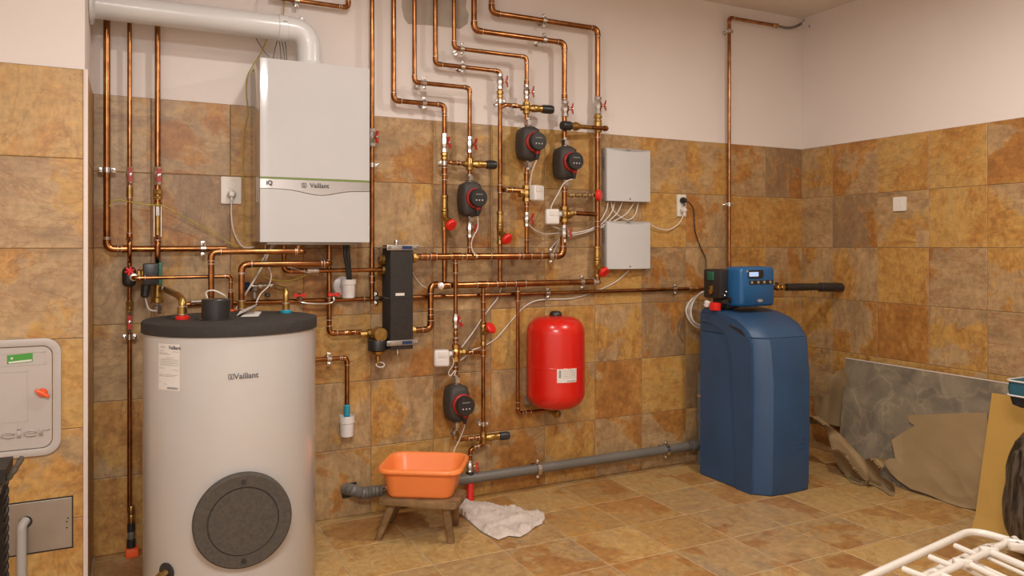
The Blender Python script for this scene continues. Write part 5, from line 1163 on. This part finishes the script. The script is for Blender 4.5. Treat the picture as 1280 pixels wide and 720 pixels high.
crm = [(1012,521),(1022,520),(1034,529),(1046,539),(1058,550),(1070,564),(1080,574),(1094,572.5),(1108,573.5),(1104,584),(1098,594),(1106,598),(1118,604),(1119,612),(1117,620),(1112,619),(1100,611),(1090,606),(1078,606.5),(1064,603),(1056,595),(1047,581),(1041,566),(1037,551),(1033,535),(1022,530),(1012,530)]
def crmap(x, y, b):
    u = (x-1012)*.6+(y-520)*.75; w_ = (y-520)*.62-(x-1012)*.72
    d = .31+.03*math.sin(w_*.13+.4)+.10*fold(u, w_, .014, .036, 2)+.03*NO.noise(Vector((x*.03, y*.03, 3)))
    p = RW(x, y, d)
    if p.z < .004: p = FL(x, y, .004)
    return p
cloth('kraft_paper', crm, crmap, 'kraft', .0012, 'crumpled strip of brown kraft paper on the floor between softener and slab', 'paper', 6)
upr = [(1018,497),(1022,492),(1030,497),(1036,489),(1034,480),(1037,472),(1046,464),(1056,461),(1060,470),(1060,534),(1048,533),(1036,530),(1026,526),(1018,515)]
def upmap(x, y, b):
    d = .09+NO.noise(Vector((x*.03, y*.02, 3)))*.04+.03*fold(x, y, .03, .012, 8)
    return RW(x, y, d)
cloth('kraft_paper', upr, upmap, 'kraft', .0012, 'brown paper scrap standing upright behind the left end of the slab', 'paper', 6)
lay = [(1014,538),(1034,545),(1050,570),(1072,600),(1058,602),(1040,592),(1018,583)]
# cardboard
b0 = FL(1217,660,0); b1 = FL(1243,669,0); bd = (b1-b0); bd = Vector((.05,-1,0)).normalized(); t0 = RW(1240,491,.165)
up = (t0-b0); bm = NB(); Lc = .235
q = [b0, b0+bd*Lc, b0+bd*Lc+up, t0]; nn = bd.cross(up).normalized(); nn = -nn if nn.x > 0 else nn
kf = .10
def cb(u, k): return b0+bd*u+up*k
P = [cb(0,0)+nn*.02, cb(Lc,0)+nn*.02, cb(Lc,kf), cb(Lc,1), cb(0,1), cb(0,kf)]
P[0].z = 0; P[1].z = 0
f = [bm.verts.new(p) for p in P]; g = [bm.verts.new(p-nn*.006) for p in P]
for a in g[:2]: a.co.z = 0
for idx in ((0,1,2,5),(5,2,3,4)):
    bm.faces.new([f[i] for i in idx]); bm.faces.new([g[i] for i in idx][::-1])
for i, j in ((0,1),(1,2),(2,3),(3,4),(4,5),(5,0)): bm.faces.new((f[i], f[j], g[j], g[i]))
mk('cardboard_sheet', bm, 'cardboard', None, 'ochre cardboard sheet leaning on the slab behind the dark sack', 'cardboard', smooth=False)
# dark wrapped sack and teal bag on it
cs = FL(1300,700,0)+Vector((.10,-.02,0)); 
bm = NB(); bmesh.ops.create_icosphere(bm, subdivisions=5, radius=1)
SXc = Vector((-.52,-1.93,.30))
for v in bm.verts:
    n = v.co.normalized(); k = 1+.05*NO.noise(n*3)+.035*abs(NO.noise(Vector((n.x*9, n.y*9, n.z*2)))); 
    p = Vector((n.x*.235*k, n.y*.235*k, n.z*.335*k)); 
    q_ = 1+.35*max(0, -n.z); p.x *= q_; p.y *= q_
    v.co = SXc+p
    v.co.z = max(.0, min(v.co.z, .598))
sk = mk('wrapped_sack', bm, 'dark_film', None, 'bulky dark wrinkled film-wrapped sack in front of the cardboard', 'sack', angle=80)
p0 = RW(1255.5,485,.20); tb = thing('sports_bag', (-.30, -1.88, .60), 'teal and black bag with white piping resting on the dark sack', 'bag')
bw, bl = .30, .54
z0, z1, zm = .600, .722, .655
def bagring(z, e, s=0): return [Vector((-.30+x, -1.612-bl/2+y, z)) for x, y in rrect(-bw/2+e, -bl/2+e, bw/2-e, bl/2-e, .03, 4)]
def ringsmesh(specs):
    bm = NB(); R2 = [[bm.verts.new(p) for p in bagring(z, e)] for z, e in specs]
    for A, B2 in zip(R2, R2[1:]):
        for j in range(len(A)): bm.faces.new((A[j], A[(j+1) % len(A)], B2[(j+1) % len(A)], B2[j]))
    bm.faces.new(R2[0][::-1]); bm.faces.new(R2[-1]); return bm
mk('lower_body', ringsmesh([(z0,.03),(z0+.01,.012),(zm,.003)]), 'dark_cloth', tb)
mk('upper_panel', ringsmesh([(zm+.001,.002),((zm+z1)/2,-.001),(z1,.004)]), 'teal', tb)
for z in (zm, z1):
    bm = NB(); tube(bm, bagring(z, -.001), .0042, 6, closed=True); mk('white_piping', bm, 'piping', tb)

# ---------------------------------------------------------------- white tubular rack in the foreground
RZH = .34
def RP(px, py, dz=0): return FL(px, py, RZH+dz)
rk = thing('drying_rack', FL(1250,700,0)*1.0, 'white enamelled tubular metal rack lying low in the right foreground', 'rack')
c0 = RP(1212,663.5); c1 = RP(1060,733); dirx = (c0-c1).normalized(); diry = Vector((dirx.y, -dirx.x, 0))
if diry.y > 0: diry = -diry
e0 = RP(1262,676,)
P, _ = arcpath([c0-dirx*1.05, c0+dirx*.02, c0+dirx*.02+(RP(1275,682)-c0).normalized()*.5], .07, 8)
bm = NB(); tube(bm, P, .0125, 14); mk('outer_frame', bm, 'rack_white', rk)
a0, a1 = RP(1262,677), RP(1165,722); d2 = (a0-a1).normalized()
bm = NB(); tube(bm, [a0-d2*.95, a0+d2*.04], .0115, 12); mk('side_rail', bm, 'rack_white', rk)
b0_, b1_ = RP(1233,684,-.055), RP(1150,722,-.055); d3 = (b0_-b1_).normalized()
P, _ = arcpath([b0_-d3*.9, b0_, b0_+Vector((.05,-.05,0))+d3*.10], .05, 6); bm = NB(); tube(bm, P, .012, 12); mk('lower_frame', bm, 'rack_white', rk)
for (x0, y0, x1, y1) in ((1194,682,1219,693),(1162,696,1190,707.5),(1129,711,1158,722),(1095,725,1126,737)):
    a, b = RP(x0, y0), RP(x1, y1); d = (b-a).normalized(); bm = NB(); tube(bm, [a, b+d*.01], .0090, 10); mk('cross_bar', bm, 'rack_white', rk)
for (x0, y0, x1, y1, dz, r) in ((1247,681,1300,694,-.02,.0085),(1236,689,1300,716,0,.0115),(1232,696,1300,727,-.02,.007),(1205,702,1268,732,0,.0100),(1200,708,1262,738,-.03,.0065),(1216,703,1300,742,-.035,.0075),(1168,714,1230,742,0,.009),(1262,676,1310,686,.01,.0075)):
    a, b = RP(x0, y0, dz), RP(x1, y1, dz); bm = NB(); tube(bm, [a, b+(b-a)*.6], r, 10); mk('wire_bar', bm, 'rack_white', rk)
for px, py in ((1236,688),(1203,703),(1264,677.5),(1272,683)):
    q = RP(px, py, .004); bm = NB(); box(bm, q, (.055,.026,.024), .006, 2, Matrix.Rotation(math.atan2(d2.y, d2.x)-.7, 3, 'Z')); h_ = mk('hinge_bracket', bm, 'rack_white', rk)
    bm = NB(); lathe(bm, [(.006,0),(.006,.003),(.003,.004)], q+Vector((0,0,.012)), (0,0,1), 8); mk('rivet', bm, 'chrome', h_)
for q in (c0-dirx*.98, c0+Vector((.25,-.35,0)), c0-dirx*.95+Vector((.1,-.55,0))):
    bm = NB(); tube(bm, [Vector((q.x,q.y,0)), Vector((q.x,q.y,RZH))], .0115, 12); mk('leg', bm, 'rack_white', rk)

# ---------------------------------------------------------------- left pillar: cabinet, steel plate, pipe, iron stand
xr_, z0, z1 = -4.307, .582, 1.007; xl_ = xr_-.42; yf = YP-.0085
cab = thing('meter_cabinet', ((xl_+xr_)/2, yf, z0), 'light grey plastic wall cabinet with rounded corners, green sticker and orange latch', 'cabinet')
cf = lambda u, v, t: Vector((u, yf-t, v))
def framering(e0, e1, r0, r1, t0, t1, y0, name, m):
    bm = NB(); O = rrect(xl_+e0, z0+e0, xr_-e0, z1-e0, r0, 8); I = rrect(xl_+e1, z0+e1, xr_-e1, z1-e1, r1, 8); n = len(O)
    A = [bm.verts.new(cf(u, v, y0)) for u, v in O]; B2 = [bm.verts.new(cf(u, v, t0)) for u, v in O]; 
    M_ = [(u*.5+w_*.5, v*.5+z_*.5) for (u, v), (w_, z_) in zip(O, I)]; Cc = [bm.verts.new(cf(u, v, t0+.004)) for u, v in M_]
    D = [bm.verts.new(cf(u, v, t1)) for u, v in I]; E_ = [bm.verts.new(cf(u, v, y0)) for u, v in I]
    for X, Y in ((A,B2),(B2,Cc),(Cc,D),(D,E_)):
        for i in range(n): bm.faces.new((X[i], X[(i+1) % n], Y[(i+1) % n], Y[i]))
    return mk(name, bm, m, cab, angle=60)
framering(0, .026, .055, .034, .012, .012, 0, 'outer_frame', 'cabinet_grey')
bm = NB(); prism(bm, rrect(xl_+.029, z0+.029, xr_-.029, z1-.029, .032, 8), cf, .001, .010); mk('door', bm, 'cabinet_grey', cab); door = cab.children[-1] if cab.children else None
door = [o for o in bpy.data.objects if o.parent == cab and o.name.startswith('door')][0]
def cxp(px): return W(px, 500, -YP+.015).x
def czp(py, px=40): return W(px, py, -YP+.015).z
def rim(u0, v0, u1, v1, wd, t0, t1):
    bm = NB()
    for (a, b, c, d) in ((u0,v0,u1,v0+wd),(u0,v1-wd,u1,v1),(u0,v0,u0+wd,v1),(u1-wd,v0,u1,v1)): prism(bm, [(a,b),(c,b),(c,d),(a,d)], cf, t0, t1)
    return bm
mk('embossed_frame', rim(xl_+.06, czp(456), cxp(57), czp(440), .002, .010, .0113), 'cabinet_grey', door, smooth=False)
mk('embossed_frame', rim(xl_+.06, czp(526), cxp(35), czp(463), .002, .010, .0113), 'cabinet_grey', door, smooth=False)
bm = NB(); prism(bm, [(cxp(9),czp(454.5,20)),(cxp(41),czp(453,20)),(cxp(41),czp(442,20)),(cxp(9),czp(443.5,20))], cf, .010, .0112); gs = mk('sticker', bm, 'green_label', door, smooth=False)
bm = NB(); prism(bm, [(cxp(11),czp(453.8,20)),(cxp(40),czp(452.2,20)),(cxp(40),czp(450,20)),(cxp(11),czp(451.6,20))], cf, .0112, .0116); lathe(bm, [(.004,0),(.004,.0006)], cf(cxp(15),czp(447.5,20),.0112), (0,-1,0), 10); mk('sticker_print', bm, 'label_white', gs, smooth=False)
bm = text_bm('Leier', .062, lambda u, v, t: cf(cxp(22)+u*1.55, czp(541,25)+v*.85, .0095+t*3), bold=.0012); mk('embossed_lettering', bm, 'cabinet_grey', door, smooth=False)
lt = cf(cxp(53.5), czp(491.5), .010)
bm = NB(); lathe(bm, [(.016,0),(.015,.010),(.012,.014)], lt, (0,-1,0), 20); lk = mk('latch', bm, 'orange_red', door, label='orange turning latch')
bm = NB(); R3 = Matrix.Rotation(math.radians(32), 3, 'Y'); box(bm, lt+Vector((0,-.017,0)), (.052,.012,.012), .004, 2, R3); mk('latch_wing', bm, 'orange_red', cab)
# steel access plate
px1 = -4.273; pl = thing('access_plate', (px1-.2, yf, .231), 'brushed steel access plate set in the left tiles', 'plate')
bm = NB(); box(bm, (px1-.23, yf-.001, .3225), (.46, .003, .183), .0008); mk('steel_sheet', bm, 'steel', pl, smooth=False)
bm = NB(); prism(bm, [(-.004,-.004),(.468,-.004),(.468,.190),(-.004,.190)], lambda u, v, t: Vector((px1-.464+u, YP-.0072-t, .229+v)), 0, .0006); mk('shadow_gap', bm, 'black_foam', pl, smooth=False)
bm = NB()
for px, py in ((85,647.5),(83.5,652),(83.5,659.5)): lathe(bm, [(.003,0),(.003,.0006)], W(px, py, -yf+.0026), (0,-1,0), 8)
mk('pin_hole', bm, 'black_plastic', pl, smooth=False)
q = W(27,660,-yf+.028)
t = thing('pvc_pipe', (q.x, q.y, 0), 'pale grey plastic pipe standing in front of the steel plate', 'pipe')
zt = W(27,658,-yf+.028).z
bm = NB(); P, _ = arcpath([(q.x,q.y,0),(q.x,q.y,zt),(q.x+.01,yf-.003,zt+.012)], .022, 6); tube(bm, P, .0155, 18); mk('tube', bm, 'light_pvc', t)
bm = NB(); lathe(bm, [(.021,0),(.021,.0012),(.003,.0015)], (q.x+.010, yf-.0028, zt+.006), (0,-1,0), 18); mk('pipe_hole', bm, 'black_plastic', t)
# iron stand with twisted leg at the very left
ZS = 2.3
a = RZ(7,600,ZS); t = thing('iron_stand', (a.x,a.y,0), 'dark wrought-iron stand with twisted leg and bark handle at the left edge', 'stand')
bm = NB(); n = 40; P1_, P2_ = [], []
for i in range(n*2+1):
    z = a.z*i/(n*2); g = z*70; P1_.append((a.x+.0065*math.cos(g), a.y+.0065*math.sin(g), z)); P2_.append((a.x-.0065*math.cos(g), a.y-.0065*math.sin(g), z))
bm = NB()
tube(bm, [(p[0], p[1], a.z*i/160) for i, p in enumerate([P1_[0]]*0)], .006) if False else None
for s in (1, -1):
    tube(bm, [(a.x+s*.0042*math.cos(z*110), a.y+s*.0042*math.sin(z*110), z) for z in [a.z*i/200 for i in range(201)]], .0052, 8)
mk('twisted_leg', bm, 'iron', t)
h0, h1 = RZ(-14,634,ZS), RZ(28,571,ZS)
P = cat_spline([h0, RZ(4,606,ZS), RZ(15,592,ZS), h1], 6); bm = NB(); tube(bm, P, [.0085+.0012*math.sin(i*2) for i in range(len(P)-1)]+[.006], 10); mk('bark_handle', bm, 'bark', t)
l0 = RZ(-30,606,ZS); bm = NB(); prism(bm, [(0,0),(.17,0),(.17,.05),(0,.05)], lambda u, v, tt: Vector((a.x-.165+u, a.y+.02+v*3.2-.06, a.z+.002+tt)), 0, .040); mk('top_plate', bm, 'iron', t, smooth=False)
for dx, dy in ((-.15,.0),(-.15,.10),(-.02,.10)):
    bm = NB(); tube(bm, [(a.x+dx,a.y+dy,0),(a.x+dx,a.y+dy,a.z+.003)], .010, 8); mk('leg', bm, 'iron', t)
